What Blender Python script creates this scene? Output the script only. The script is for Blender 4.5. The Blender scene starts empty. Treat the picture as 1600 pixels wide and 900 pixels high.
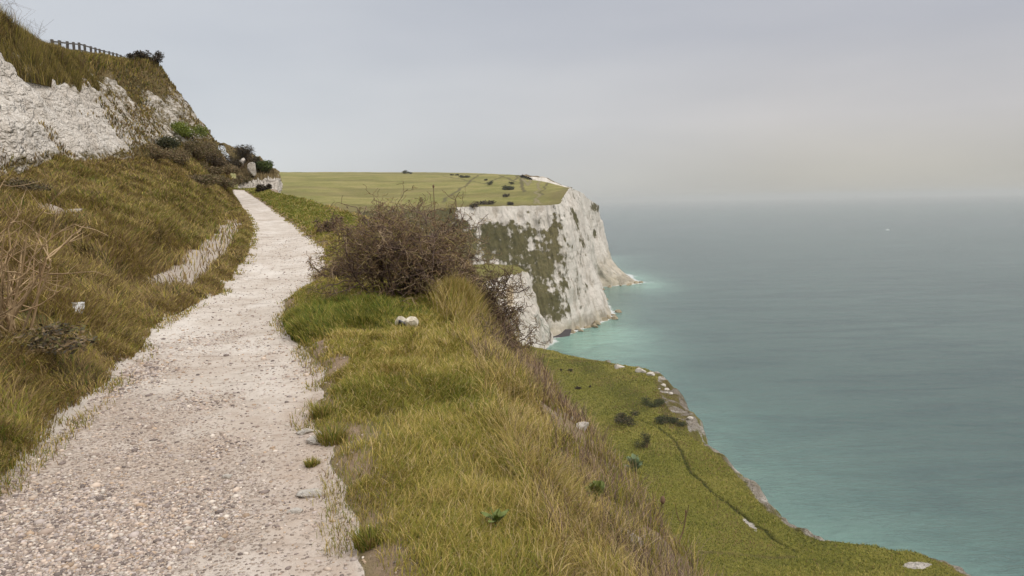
import bpy, bmesh, math, random
import numpy as np
from mathutils import Vector, Matrix
from mathutils.bvhtree import BVHTree

RNG = np.random.default_rng(11)
random.seed(11)
SC = bpy.context.scene
COL = SC.collection

# ------------------------------------------------------------------ camera
F = 1155.0
CAM = np.array([0.0, 0.0, 71.6])
PITCH, ROLL = math.radians(6.62), math.radians(1.12)
_f = np.array([0, math.cos(PITCH), -math.sin(PITCH)])
_u0 = np.array([0, math.sin(PITCH), math.cos(PITCH)])
_r0 = np.array([1.0, 0, 0])
_u = _u0 * math.cos(ROLL) + _r0 * math.sin(ROLL)
_r = _r0 * math.cos(ROLL) - _u0 * math.sin(ROLL)

def ray(px, py):
    return _f + _r * ((px - 800) / F) + _u * ((450 - py) / F)

def P(px, py, Y=None, z=None):
    """A point of the place seen at photo pixel (px, py), at world depth Y or at height z."""
    d = ray(px, py)
    t = (Y - CAM[1]) / d[1] if Y is not None else (z - CAM[2]) / d[2]
    return CAM + d * t

def proj(p):
    q = np.asarray(p) - CAM
    w = q @ _f
    return 800 + F * (q @ _r) / w, 450 - F * (q @ _u) / w

cam_d = bpy.data.cameras.new('camera')
cam = bpy.data.objects.new('camera', cam_d); COL.objects.link(cam)
m = Matrix.Identity(4)
for i in range(3):
    m[i][0], m[i][1], m[i][2], m[i][3] = _r[i], _u[i], -_f[i], CAM[i]
cam.matrix_world = m
cam_d.sensor_width = 36; cam_d.lens = 36 * F / 1600
cam_d.clip_start = 0.05; cam_d.clip_end = 80000
SC.camera = cam

# ------------------------------------------------------------------ numeric helpers
def _hash(ix, iy, iz):
    h = (ix.astype(np.int64) * 374761393 + iy.astype(np.int64) * 668265263 + iz.astype(np.int64) * 2147483647 + 12345) & 0xFFFFFFFF
    h = ((h ^ (h >> 13)) * 1274126177) & 0xFFFFFFFF
    h = ((h ^ (h >> 16)) * 2246822519) & 0xFFFFFFFF
    return ((h ^ (h >> 15)) & 0xFFFFFF) / float(0xFFFFFF)

def vnoise(x, y, z=0.0):
    x, y, z = np.broadcast_arrays(np.asarray(x, float), np.asarray(y, float), np.asarray(z, float))
    ix, iy, iz = np.floor(x), np.floor(y), np.floor(z)
    fx, fy, fz = x - ix, y - iy, z - iz
    fx, fy, fz = (t * t * (3 - 2 * t) for t in (fx, fy, fz))
    out = 0
    for a in (0, 1):
        for b in (0, 1):
            for c in (0, 1):
                w = (fx if a else 1 - fx) * (fy if b else 1 - fy) * (fz if c else 1 - fz)
                out = out + w * _hash(ix + a, iy + b, iz + c)
    return out

def fbm(x, y, z=0.0, o=4, g=0.5):
    s, a, t = 0, 1.0, 0
    for k in range(o):
        s = s + a * vnoise(np.asarray(x) * 2 ** k + 17.3 * k, np.asarray(y) * 2 ** k + 5.1 * k, np.asarray(z) * 2 ** k + 9.7 * k)
        t += a; a *= g
    return s / t

def pchip(xs, ys, x):
    xs, ys, x = np.asarray(xs, float), np.asarray(ys, float), np.asarray(x, float)
    h = np.diff(xs); d = np.diff(ys) / h
    m_ = np.zeros_like(ys)
    m_[0], m_[-1] = d[0], d[-1]
    for k in range(1, len(xs) - 1):
        if d[k - 1] * d[k] > 0:
            w1, w2 = 2 * h[k] + h[k - 1], h[k] + 2 * h[k - 1]
            m_[k] = (w1 + w2) / (w1 / d[k - 1] + w2 / d[k])
    i = np.clip(np.searchsorted(xs, x) - 1, 0, len(xs) - 2)
    t = np.clip((x - xs[i]) / h[i], 0, 1)
    return ((2 * t**3 - 3 * t**2 + 1) * ys[i] + (t**3 - 2 * t**2 + t) * h[i] * m_[i]
            + (-2 * t**3 + 3 * t**2) * ys[i + 1] + (t**3 - t**2) * h[i] * m_[i + 1])

def sstep(a, b, x):
    t = np.clip((x - a) / (b - a), 0, 1)
    return t * t * (3 - 2 * t)

def mixc(a, b, t):
    a, b, t = np.asarray(a, float), np.asarray(b, float), np.asarray(t, float)[..., None]
    return a * (1 - t) + b * t

# ------------------------------------------------------------------ object helpers
def tag(o, label=None, cat=None, group=None, kind=None):
    for k, v in (('label', label), ('category', cat), ('group', group), ('kind', kind)):
        if v: o[k] = v
    return o

def empty(name, loc, label, cat, group=None, rz=0.0):
    o = bpy.data.objects.new(name, None); COL.objects.link(o)
    o.location = loc; o.rotation_euler = (0, 0, rz); o.empty_display_size = 0.2
    return tag(o, label, cat, group)

def mesh_obj(name, V, faces, mat, parent=None, smooth=True, attrs=None, cols=None):
    """faces: list of (n, k) integer arrays. World vertices, or local to the parent's place."""
    V = np.asarray(V, np.float32).reshape(-1, 3)
    me = bpy.data.meshes.new(name)
    me.vertices.add(len(V)); me.vertices.foreach_set('co', V.ravel())
    faces = [np.asarray(f, np.int32) for f in faces if len(f)]
    loops = np.concatenate([f.ravel() for f in faces])
    sizes = np.concatenate([np.full(len(f), f.shape[1], np.int32) for f in faces])
    me.loops.add(len(loops)); me.loops.foreach_set('vertex_index', loops)
    me.polygons.add(len(sizes))
    me.polygons.foreach_set('loop_start', np.concatenate([[0], np.cumsum(sizes)[:-1]]).astype(np.int32))
    me.polygons.foreach_set('loop_total', sizes)
    me.polygons.foreach_set('use_smooth', np.full(len(sizes), smooth, bool))
    me.update(calc_edges=True)
    for k, a in (attrs or {}).items():
        at = me.attributes.new(k, 'FLOAT', 'POINT'); at.data.foreach_set('value', np.asarray(a, np.float32).ravel())
    for k, a in (cols or {}).items():
        a = np.asarray(a, np.float32).reshape(-1, 3)
        at = me.attributes.new(k, 'FLOAT_COLOR', 'POINT')
        at.data.foreach_set('color', np.concatenate([a, np.ones((len(a), 1), np.float32)], 1).ravel())
    me.materials.append(mat)
    o = bpy.data.objects.new(name, me); COL.objects.link(o)
    if parent is not None: o.parent = parent
    return o

def grid_faces(R, C):
    i = np.arange(R * C).reshape(R, C)
    return np.stack([i[:-1, :-1], i[:-1, 1:], i[1:, 1:], i[1:, :-1]], -1).reshape(-1, 4)

def grid_normals(G):
    du = np.gradient(G, axis=0); dv = np.gradient(G, axis=1)
    n = np.cross(du, dv)
    return n / np.maximum(np.linalg.norm(n, axis=-1, keepdims=True), 1e-9)

BVHS = []
def add_bvh(G):
    R, C, _ = G.shape
    BVHS.append(BVHTree.FromPolygons([tuple(v) for v in G.reshape(-1, 3)], [tuple(f) for f in grid_faces(R, C).tolist()]))

def hit(px, py):
    d = Vector(ray(px, py)).normalized(); best = None
    for b in BVHS:
        h = b.ray_cast(Vector(CAM), d)
        if h[0] is not None and (best is None or h[3] < best[1]): best = (np.array(h[0]), h[3])
    return best[0] if best else None

def down(x, y, zmax=200):
    best = None
    for b in BVHS:
        h = b.ray_cast(Vector((x, y, zmax)), Vector((0, 0, -1)))
        if h[0] is not None and (best is None or h[0].z > best): best = h[0].z
    return best

# ------------------------------------------------------------------ materials
class NT:
    def __init__(s, name):
        s.m = bpy.data.materials.new(name); s.m.use_nodes = True
        s.t = s.m.node_tree; s.n = s.t.nodes; s.n.clear()
        s.out = s.n.new('ShaderNodeOutputMaterial')
    def node(s, typ, ins=None, **kw):
        n = s.n.new(typ)
        for k, v in kw.items(): setattr(n, k, v)
        for k, v in (ins or {}).items(): s.set(n.inputs[k], v)
        return n
    def set(s, sock, v):
        if isinstance(v, bpy.types.NodeSocket): s.t.links.new(v, sock)
        elif isinstance(v, bpy.types.Node): s.t.links.new(v.outputs[0], sock)
        else: sock.default_value = v
    def math(s, op, a, b=0.0, clamp=False):
        n = s.node('ShaderNodeMath', {0: a, 1: b}, operation=op); n.use_clamp = clamp; return n.outputs[0]
    def mix(s, f, a, b, blend='MIX'):
        n = s.node('ShaderNodeMix', data_type='RGBA', blend_type=blend)
        s.set(n.inputs[0], f); s.set(n.inputs[6], a); s.set(n.inputs[7], b); return n.outputs[2]
    def noise(s, scale, detail=5, rough=0.6, vec=None, dist=0.0):
        n = s.node('ShaderNodeTexNoise', {'Scale': scale, 'Detail': detail, 'Roughness': rough, 'Distortion': dist})
        s.set(n.inputs['Vector'], vec if vec is not None else s.co()); return n.outputs['Fac']
    def co(s, scale=None):
        if not hasattr(s, '_co'): s._co = s.node('ShaderNodeTexCoord').outputs['Object']
        if scale is None: return s._co
        return s.node('ShaderNodeMapping', {'Vector': s._co, 'Scale': scale}).outputs[0]
    def ramp(s, f, stops):
        n = s.node('ShaderNodeValToRGB', {0: f}); e = n.color_ramp.elements
        while len(e) < len(stops): e.new(0.5)
        for el, (p, c) in zip(e, stops):
            el.position = p; el.color = (*c, 1) if len(c) == 3 else c
        return n.outputs[0]
    def attr(s, name, out='Fac'):
        return s.node('ShaderNodeAttribute', attribute_name=name).outputs[out]
    def range(s, v, a, b, c=0.0, d=1.0):
        return s.node('ShaderNodeMapRange', {0: v, 1: a, 2: b, 3: c, 4: d}, interpolation_type='SMOOTHSTEP').outputs[0]
    def bump(s, h, dist, strength=1.0, normal=None):
        n = s.node('ShaderNodeBump', {'Height': h, 'Distance': dist, 'Strength': strength})
        if normal is not None: s.set(n.inputs['Normal'], normal)
        return n.outputs[0]
    def bsdf(s, color, rough=0.9, normal=None, spec=0.2, **kw):
        b = s.node('ShaderNodeBsdfPrincipled', {'Base Color': color, 'Roughness': rough, 'Specular IOR Level': spec})
        for k, v in kw.items(): s.set(b.inputs[k], v)
        if normal is not None: s.set(b.inputs['Normal'], normal)
        s.t.links.new(b.outputs[0], s.out.inputs['Surface']); return s.m

def c4(c): return (*c, 1.0)

def mat_plain(name, c, rough=0.8, var=0.25, scale=8, spec=0.25, bump=0.0):
    t = NT(name)
    n = t.noise(scale)
    col = t.mix(n, c4([x * (1 - var) for x in c]), c4([min(1, x * (1 + var)) for x in c]))
    return t.bsdf(col, rough, t.bump(n, bump) if bump else None, spec)

def mat_col(name, rough=0.75, spec=0.15, trans=0.25, var=0.0):
    """Colour comes from the blade or leaf itself (attribute 'Col')."""
    t = NT(name)
    c = t.attr('Col', 'Color')
    b = t.node('ShaderNodeBsdfPrincipled', {'Base Color': c, 'Roughness': rough, 'Specular IOR Level': spec})
    tr = t.node('ShaderNodeBsdfTranslucent', {'Color': c})
    mx = t.node('ShaderNodeMixShader', {0: trans})
    t.t.links.new(b.outputs[0], mx.inputs[1]); t.t.links.new(tr.outputs[0], mx.inputs[2])
    t.t.links.new(mx.outputs[0], t.out.inputs['Surface'])
    return t.m

def mat_land(name, rock, veg, rs=1.0, vs=1.0, kveg=1.2, bump=0.15, soft=0.12, squash=(1, 1, 1), speck=0.35, rock_bump=1.0, rubble=0.0, gap_shade=.75, strata=0.0, strata_scale=(.20, .20, .018)):
    """Rock and turf: 'veg' (0 rock, 1 turf) is roughened by noise; 'tintf' mixes in 'Tint' (soil, tracks)."""
    t = NT(name)
    v = t.co(squash)
    n1 = t.noise(0.35 * rs, 6, 0.65, v); n2 = t.noise(2.2 * rs, 6, 0.7, v); n3 = t.noise(9 * rs, 4, 0.7, v)
    rk = t.ramp(n1, [(0.25, rock[0]), (0.5, rock[1]), (0.75, rock[2])])
    rk = t.mix(t.math('MULTIPLY', t.range(n2, 0.54, 0.66), speck), rk, c4(rock[3]))
    rk = t.mix(t.math('MULTIPLY', t.range(n3, 0.58, 0.7), speck), rk, c4(rock[3]))
    g1 = t.noise(0.12 * vs, 6, 0.65); g2 = t.noise(1.5 * vs, 7, 0.72); g3 = t.noise(7 * vs, 4, 0.7)
    vg = t.ramp(t.math('ADD', t.math('MULTIPLY', g1, 0.55), t.math('MULTIPLY', g2, 0.45)), [(0.34, veg[0]), (0.47, veg[1]), (0.60, veg[2])])
    vg = t.mix(t.math('MULTIPLY', t.range(g3, 0.5, 0.68), 0.35), vg, c4(veg[0]))
    f = t.math('ADD', t.attr('veg'), t.math('MULTIPLY', t.math('SUBTRACT', t.math('ADD', t.math('MULTIPLY', n2, 0.6), t.math('MULTIPLY', n1, 0.4)), 0.5), kveg))
    f = t.range(f, 0.5 - soft, 0.5 + soft)
    col = t.mix(f, rk, vg)
    tf = t.math('MULTIPLY', t.attr('tintf'), t.range(n2, 0.25, 0.6, 0.55, 1.0))
    col = t.mix(tf, col, t.mix(n3, t.attr('Tint', 'Color'), t.mix(0.45, t.attr('Tint', 'Color'), (0, 0, 0, 1))))
    h = t.math('ADD', t.math('MULTIPLY', n2, 1.0), t.math('ADD', t.math('MULTIPLY', n3, 0.35), t.math('MULTIPLY', f, 0.25)))
    if strata:
        s1 = t.noise(1.0, 4, .6, t.co((.012, .012, .55))); s2 = t.noise(1.0, 6, .65, t.co(strata_scale))
        s3 = t.noise(1.0, 5, .7, t.co((.5, .5, .16)))
        st_ = t.math('MULTIPLY', t.math('ADD', t.math('MULTIPLY', t.range(s1, .55, .64), .45), t.range(s2, .52, .66)), strata, True)
        rk2 = t.mix(st_, rk, c4((.36, .30, .235)))
        rk2 = t.mix(t.math('MULTIPLY', t.range(s3, .60, .68), .55), rk2, c4((.20, .165, .125)))
        col = t.mix(f, rk2, vg); col = t.mix(tf, col, t.attr('Tint', 'Color'))
    if rubble:
        wv_ = t.node('ShaderNodeVectorMath', {0: v, 1: t.node('ShaderNodeTexNoise', {'Scale': 3.0, 'Detail': 3.0}).outputs['Color']}, operation='ADD').outputs[0]
        v1 = t.node('ShaderNodeTexVoronoi', {'Vector': wv_, 'Scale': rubble}, feature='DISTANCE_TO_EDGE').outputs['Distance']
        v2 = t.node('ShaderNodeTexVoronoi', {'Vector': wv_, 'Scale': rubble * 2.7}, feature='DISTANCE_TO_EDGE').outputs['Distance']
        gaps = t.math('MULTIPLY', t.math('SUBTRACT', 1.0, t.range(v1, .0, .09)), t.range(n2, .42, .6))
        gaps = t.math('ADD', gaps, t.math('MULTIPLY', t.math('SUBTRACT', 1.0, t.range(v2, .0, .12)), .35), True)
        col = t.mix(t.math('MULTIPLY', t.math('MULTIPLY', gaps, gap_shade), t.math('SUBTRACT', 1.0, f)), col, c4((.20, .165, .125)))  # dark cell edges paint the shadows between chalk lumps into the colour
        h = t.math('ADD', h, t.math('ADD', t.math('MULTIPLY', t.range(v1, 0, .25), 1.1), t.math('MULTIPLY', t.range(v2, 0, .25), .5)))
    nb = t.bump(h, bump, rock_bump)
    return t.bsdf(col, 0.95, nb, 0.1)

# ------------------------------------------------------------------ near terrain: path, verge, bank, chalk face
PLp = [(1600, -900), (1400, -620), (900, -110), (760, 0), (710, 58), (650, 112), (600, 172), (550, 216), (510, 246), (492, 275), (470, 330), (430, 368), (400, 384), (360, 397), (340, 388), (320, 376), (303, 364), (294, 350)]
PRp = [(1600, 745), (1400, 690), (900, 562), (780, 556), (700, 512), (640, 500), (600, 503), (560, 506), (545, 470), (525, 450), (490, 443), (465, 460), (440, 490), (405, 513), (385, 500), (360, 470), (335, 436), (312, 403), (300, 384), (291, 366)]
ZPs = [(-6, 70), (0, 70), (8, 70.0), (13, 70.13), (19, 70.4), (28, 70.75), (40, 71.2), (52, 71.85), (64, 72.5), (76, 73.25), (95, 74.0)]
def zp_at(y): return pchip([a for a, _ in ZPs], [b for _, b in ZPs], y)

def edge_x(y, poly):
    z = float(zp_at(y)); x = -0.3 * y
    ps = sorted(poly)
    for _ in range(40):
        _, py = proj((x, y, z))
        px = np.interp(py, [a for a, _ in ps], [b for _, b in ps])
        d = ray(px, py); xn = CAM[0] + d[0] * y / d[1]
        x = 0.5 * x + 0.5 * xn
    return x

st = [2.6, 3, 3.5, 4, 4.6, 5.3, 6, 7, 8, 8.8, 9.6, 10.5, 11.5, 12.7, 14, 16, 19, 22, 26, 31, 36, 42, 50, 58, 66, 74, 80]
PLx = [edge_x(y, PLp) for y in st]; PRx = [edge_x(y, PRp) for y in st]
SY = [-6.0] + st + [86, 95]
PLx = [PLx[0] + 0.35] + PLx + [PLx[-1] - 5, PLx[-1] - 12]
PRx = [PRx[0] + 0.45] + PRx + [PRx[-1] - 5, PRx[-1] - 12]

rows = [-6.0]
while rows[-1] < 95: rows.append(rows[-1] + min(max(0.0080 * abs(rows[-1]), 0.045), 0.22))
rows = np.array(rows)
def tab(*pts):
    a = np.array(pts, float)
    return pchip(a[:, 0], a[:, 1], rows), pchip(a[:, 0], a[:, 2], rows)
zp = zp_at(rows)
plx = pchip(SY, PLx, rows); prx = pchip(SY, PRx, rows)
plx = plx + (0.18 * (fbm(rows * 1.1, 3.3, o=3) - 0.5) + .14 * (fbm(rows * 4.5, 7.3, o=3) - .5)) * sstep(0, 6, rows)
prx = prx + (0.30 * (fbm(rows * 1.3, 8.3, o=3) - 0.5) + .16 * (fbm(rows * 5, 2.3, o=3) - .5)) * (1 - .6 * sstep(12, 30, rows))
Ex, Ez = tab((-6, 1.7, 69.2), (1.5, 1.5, 69.25), (4, 1.12, 69.28), (6.5, .80, 69.3), (10, .25, 69.4), (16, -.6, 69.7), (20, -1.2, 69.9), (28, -3.6, 70.3), (36, -7.2, 70.9), (45, -11.4, 71.6), (60, -18.2, 72.4), (78, -24.4, 73.2), (86, -27, 72.8), (95, -31, 71.5))
Vx, Vz = tab((-6, .65, 70.02), (1.5, .4, 70.02), (3, .15, 70.03), (6, -.2, 70.05), (10, -.85, 70.12), (16, -1.9, 70.35), (20, -2.6, 70.5), (28, -5, 70.85), (36, -8.4, 71.3), (45, -12.2, 71.9), (60, -19, 72.7), (78, -25.4, 73.5), (86, -28.5, 73.6), (95, -32.5, 73))
Bx, Bz = tab((-6, -6.2, 71.2), (4, -7, 71.5), (8, -8.2, 71.9), (15, -10.5, 72.2), (25, -15.1, 73.15), (34, -17.6, 73.8), (42, -19.8, 74.3), (50, -21.2, 75.1), (58, -22.4, 76.0), (63, -25, 76), (68, -28.5, 76), (80, -37, 76.5), (95, -45, 77.5))
Tx, Tz = tab((-6, -8.8, 74.6), (4, -9.8, 75), (15, -13.8, 77.2), (27, -19.5, 78.9), (34, -21.1, 78.8), (42, -23.6, 79.9), (50, -25.4, 81.1), (58, -26.9, 82.5), (63, -30, 82.4), (68, -34.5, 82), (80, -44, 82.5), (95, -52, 83))
Hx, Hz = tab((-6, -13, 76.5), (4, -14, 76.8), (15, -17.6, 78.3), (27, -23, 79.8), (34, -24.6, 80.0), (42, -26.6, 80.5), (50, -29.6, 81.7), (58, -32.8, 82.6), (63, -35, 83.1), (72, -38.8, 83.9), (80, -48, 86), (95, -56, 86.5))
Bx = np.minimum(Bx, plx - 1.2)
shelf = sstep(10.0, 13.0, rows) * (1 - sstep(33, 40, rows))
BARE = [(-8.45, 14.2, .42), (-8.35, 13.2, .3), (-10.6, 16.1, .4)]   # bare chalk on the bank
# cross-section control columns, from the shore side to the hill
ctrl = [
    (Ex + 22, np.full_like(rows, 25.0), 0), (Ex + 6, Ez - 26, 22), (Ex + 1.2, Ez - 5, 16), (Ex + .35, Ez - .9, 8), (Ex, Ez, 5),
    (Vx * .45 + Ex * .55, Vz * .45 + Ez * .55 + .05, 14), (Vx, Vz, 14),
    (prx * .5 + Vx * .5, zp * .5 + Vz * .5 + .05, 22), (prx + .22, zp + .10, 22), (prx, zp + .01, 6),
    (prx * .5 + plx * .5, zp - .03, 26), (plx, zp + .01, 26), (plx - .22, zp + .13, 8), (plx - .5 - 1.0 * shelf, zp + .24 * (1 - shelf) + .15 * shelf, 20),
    (plx * .6 + Bx * .4, zp * .62 + Bz * .38, 34), (Bx, Bz, 40),
    (Bx * .8 + Tx * .2, Bz * .75 + Tz * .25, 26), (Tx, Tz, 86), (Tx * .75 + Hx * .25, Tz * .6 + Hz * .4, 12), (Hx, Hz, 26), (Hx - 12, Hz + .3, 14), (Hx - 45, Hz - 3, 10)]
cx, cz, cid = [], [], []
names_c = ['foot', 'low', 'low2', 'edge2', 'E', 'mid', 'V', 'verge', 'kerb', 'PR', 'pc', 'PL', 'PLk', 'shelf', 'bank', 'B', 'cl', 'T', 'T2', 'H', 'H2', 'H3']
idx = {}
for k, (x, z, n) in enumerate(ctrl):
    if k == 0:
        cx.append(x); cz.append(z); idx[names_c[0]] = 0; continue
    px_, pz_, _ = ctrl[k - 1]
    for j in range(1, n + 1):
        t = j / n
        cx.append(px_ * (1 - t) + x * t); cz.append(pz_ * (1 - t) + z * t)
    idx[names_c[k]] = len(cx) - 1
X = np.stack(cx, 1); Z = np.stack(cz, 1)
for _ in range(3):
    Z[:, 1:-1] = Z[:, 1:-1] * .5 + .25 * (Z[:, 2:] + Z[:, :-2])
Yg = np.repeat(rows[:, None], X.shape[1], 1)
G = np.stack([X, Yg, Z], -1)
NR, NC = X.shape
ci = np.arange(NC)[None, :] * np.ones((NR, 1))
def between(a, b, soft=3):
    return sstep(idx[a] - soft, idx[a] + soft, ci) * (1 - sstep(idx[b] - soft, idx[b] + soft, ci))
w_path = between('PR', 'PL', 2); w_verge = between('V', 'PR', 3); w_slope = between('edge2', 'V', 4)
w_bank = between('PLk', 'B', 4); w_cliff = between('B', 'T', 5); w_low = 1 - sstep(idx['low2'], idx['edge2'], ci)
w_hill = sstep(idx['T'], idx['T2'], ci)
nrm = grid_normals(G); nrm *= np.sign(nrm[..., 2:3] + 1e-9)
x0, y0, z0 = G[..., 0], G[..., 1], G[..., 2]
disp = w_path * (0.05 * (fbm(x0 * 1.5, y0 * 1.2, o=5) - .5) + .02 * (fbm(x0 * 9, y0 * 7, o=2) - .5))
disp += w_verge * 0.22 * (fbm(x0 * 1.1, y0 * 1.0, 4.4, o=5) - .5) + w_slope * .45 * (fbm(x0 * 1.4, y0 * 1.4, 7.7, o=5) - .5)
disp += w_bank * (.55 * (fbm(x0 * .55, y0 * .45, 2.2, o=5) - .5)) * sstep(0, 22, ci - idx['PLk'])
groove = fbm(y0 * 1.1 + .35 * z0, z0 * .22 + x0 * .1, 3.1, o=5, g=.58) - .5
lump = fbm(x0 * 1.2, y0 * 1.2, z0 * 1.2, o=5, g=.62) - .5
ledge = fbm(x0 * .3, y0 * .3, z0 * 2.6, o=3) - .5
rub = np.abs(fbm(x0 * 4, y0 * 4, z0 * 4, o=3, g=.6) - .5)
disp += w_cliff * (1.5 * groove + .42 * lump + .3 * ledge - .16 * rub)
disp += w_hill * .5 * (fbm(x0 * .5, y0 * .5, 1.7, o=4) - .5)
disp += w_low * 4.0 * (fbm(x0 * .12, y0 * .12, z0 * .12, o=5) - .5)
G = G + nrm * disp[..., None]
x0, y0, z0 = G[..., 0], G[..., 1], G[..., 2]
offL = plx[:, None] - x0                                  # metres to the left of the path's left edge
strip = sstep(.36, .48, offL + .20 * (fbm(y0 * 1.5, x0, o=2) - .5)) * (1 - sstep(1.15, 1.5, offL + .5 * (fbm(y0 * 1.2, x0, 5, o=3) - .5))) * sstep(11.2, 13.0, y0) * (1 - sstep(31, 37, y0))
bankpatch = np.zeros_like(x0)
for (ax_, ay_, ar_) in BARE:
    bankpatch = np.maximum(bankpatch, 1 - sstep(.6, 1.25, np.hypot(x0 - ax_, (y0 - ay_) * .55) / ar_ + 1.2 * (fbm(x0 * 2, y0 * 2, 3, o=3) - .5)))
strip = np.maximum(strip, bankpatch * w_bank)
vegA = w_verge + w_bank + w_hill + w_slope * .55
vegA = vegA * (1 - .95 * strip)
# the chalk face carries vegetation at its top, over its far end and in ragged patches
vfar = sstep(29, 42, y0 + 14 * (fbm(y0 * .2, z0 * .35, 5.5, o=3) - .5))
hfrac = (ci - idx['B']) / (idx['T'] - idx['B'])
vegA = np.maximum(vegA, w_cliff * (.10 + .40 * vfar + .6 * sstep(.68, .95, hfrac + .7 * (fbm(y0 * .6, z0 * .2, 3, o=4) - .5)) + .45 * (1 - sstep(0.02, .16, hfrac)) + .6 * sstep(.84, .92, hfrac + .25 * (fbm(y0 * .9, 3, o=3) - .5))))
across = np.clip((x0 - plx[:, None]) / (prx - plx)[:, None], 0, 1)
pebA = w_path * np.clip(.04 + sstep(11, 5.5, y0) * .80 * (1 - .75 * sstep(.55, .95, across + .5 * (fbm(x0 * 1.3, y0 * 1.1, 2.2, o=3) - .5))) * (1 - .7 * sstep(.12, .0, across) * sstep(5, 7, y0)) * sstep(.34, .62, fbm(x0 * .7, y0 * .5, 6.1, o=3) + .25 * (1 - sstep(3, 6.5, y0))), 0, 1)
soilf = np.clip((1 - sstep(.03, .32, np.abs(x0 - prx[:, None] - .12))) * sstep(.25, .5, fbm(x0 * 2.2, y0 * 1.6, 6, o=3) + .1) * w_verge.clip(0, 1) + w_slope * .85 + strip * .8, 0, 1)
soilc = mixc((.33, .235, .16), (.43, .35, .28), np.clip(strip, 0, 1))
sl_chalk = sstep(.60, .70, fbm(x0 * 1.1, y0 * .8, 3.9, o=4)) * between('low2', 'mid', 3)
soilc = mixc(soilc, (.6, .55, .48), sl_chalk * .9)
soilf = np.maximum(soilf, w_path * sstep(.66, 1.02, across + .35 * (fbm(x0 * 2, y0 * 1.6, 9.1, o=4) - .5)) * sstep(9.5, 5.5, y0) * .8)
soilf = np.maximum(soilf, w_path * .45 * sstep(.5, .62, fbm(x0 * .9, y0 * .9, 12.1, o=4)) * sstep(12, 4, y0))
add_bvh(G[:, ::2][::2])

CH = [(.36, .31, .26), (.50, .44, .38), (.60, .545, .48), (.20, .165, .13)]
VG = [(.075, .075, .028), (.13, .115, .04), (.21, .16, .07)]
m_near = mat_land('near_turf', CH, VG, rs=2.5, vs=3, kveg=.9, bump=.05)
m_cliff = mat_land('chalk_face', [(.52, .455, .385), (.645, .585, .515), (.73, .68, .615), (.28, .225, .175)],
                   [(.08, .065, .028), (.15, .115, .05), (.22, .16, .08)], rs=1.6, vs=2, kveg=1.7, bump=.055, speck=.45, rubble=3.4, gap_shade=.26, strata=.5, strata_scale=(.9, .9, .16))
m_seacliff = mat_land('sea_cliff', CH, VG, rs=.3, vs=.3, kveg=1.4, bump=.6)

def piece(name, a, b, mat):
    i, j = idx[a], idx[b] + 1
    g = G[:, i:j]
    o = mesh_obj(name, g.reshape(-1, 3), [grid_faces(NR, j - i)[:, ::-1]], mat,
                 attrs={'veg': vegA[:, i:j], 'tintf': soilf[:, i:j], 'peb': pebA[:, i:j]}, cols={'Tint': soilc[:, i:j]})
    return tag(o, kind='structure')
piece('sea_cliff', 'foot', 'low2', m_seacliff)
piece('cliff_edge_ground', 'low2', 'V', m_near)
piece('verge_ground', 'V', 'PR', m_near)
piece('bank_ground', 'PL', 'B', m_near)
piece('chalk_cliff', 'B', 'T2', m_cliff)
piece('hilltop', 'T2', 'H3', m_near)

t = NT('chalk_gravel')
pn1 = t.noise(.9, 6, .65); pn2 = t.noise(7, 6, .7); pn3 = t.noise(40, 3, .7)
base = t.ramp(pn1, [(.3, (.45, .385, .32)), (.5, (.545, .48, .415)), (.7, (.62, .565, .505))])
base = t.mix(t.math('MULTIPLY', t.range(pn2, .5, .68), .38), base, c4((.33, .265, .21)))
base = t.mix(t.math('MULTIPLY', t.attr('peb'), .55), base, c4((.40, .32, .26)))
vo = t.node('ShaderNodeTexVoronoi', {'Vector': t.co((1, 1, .6)), 'Scale': 55.0, 'Randomness': 1.0})
vo2 = t.node('ShaderNodeTexVoronoi', {'Vector': t.co((1, 1, .6)), 'Scale': 70.0, 'Randomness': 1.0})
sep = t.node('ShaderNodeSeparateColor', {0: vo.outputs['Color']})
peb = t.ramp(sep.outputs[0], [(0, (.20, .155, .13)), (.3, (.36, .285, .23)), (.6, (.48, .39, .31)), (.8, (.40, .325, .28)), (1, (.52, .45, .38))])
pm = t.math('MULTIPLY', t.math('LESS_THAN', sep.outputs[1], t.attr('peb')), t.math('LESS_THAN', vo.outputs['Distance'], .52))
col = t.mix(pm, base, peb)
dirt = t.noise(1.7, 6, .7)
col = t.mix(t.math('MULTIPLY', t.range(dirt, .50, .66), .42), col, c4((.32, .25, .195)))
worn = t.noise(.8, 5, .6, t.co((1.3, .5, 1)))
col = t.mix(t.math('MULTIPLY', t.range(worn, .54, .66), .5), col, c4((.66, .605, .545)))
streak = t.noise(1.0, 6, .75, t.co((1.6, 7, 1)))
col = t.mix(t.math('MULTIPLY', t.range(streak, .54, .64), .6), col, c4((.25, .195, .155)))
col = t.mix(t.math('MULTIPLY', t.attr('tintf'), t.range(pn2, .3, .6, .6, 1.0)), col, c4((.37, .28, .215)))
h = t.math('ADD', t.math('MULTIPLY', t.math('MULTIPLY', t.math('SUBTRACT', .6, vo.outputs['Distance']), pm), .8), t.math('ADD', t.math('MULTIPLY', pn2, 1.0), t.math('MULTIPLY', pn3, .35)))
m_path = t.bsdf(col, .95, t.bump(h, .03, 1.0), .12)
piece('path', 'PR', 'PL', m_path)

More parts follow.
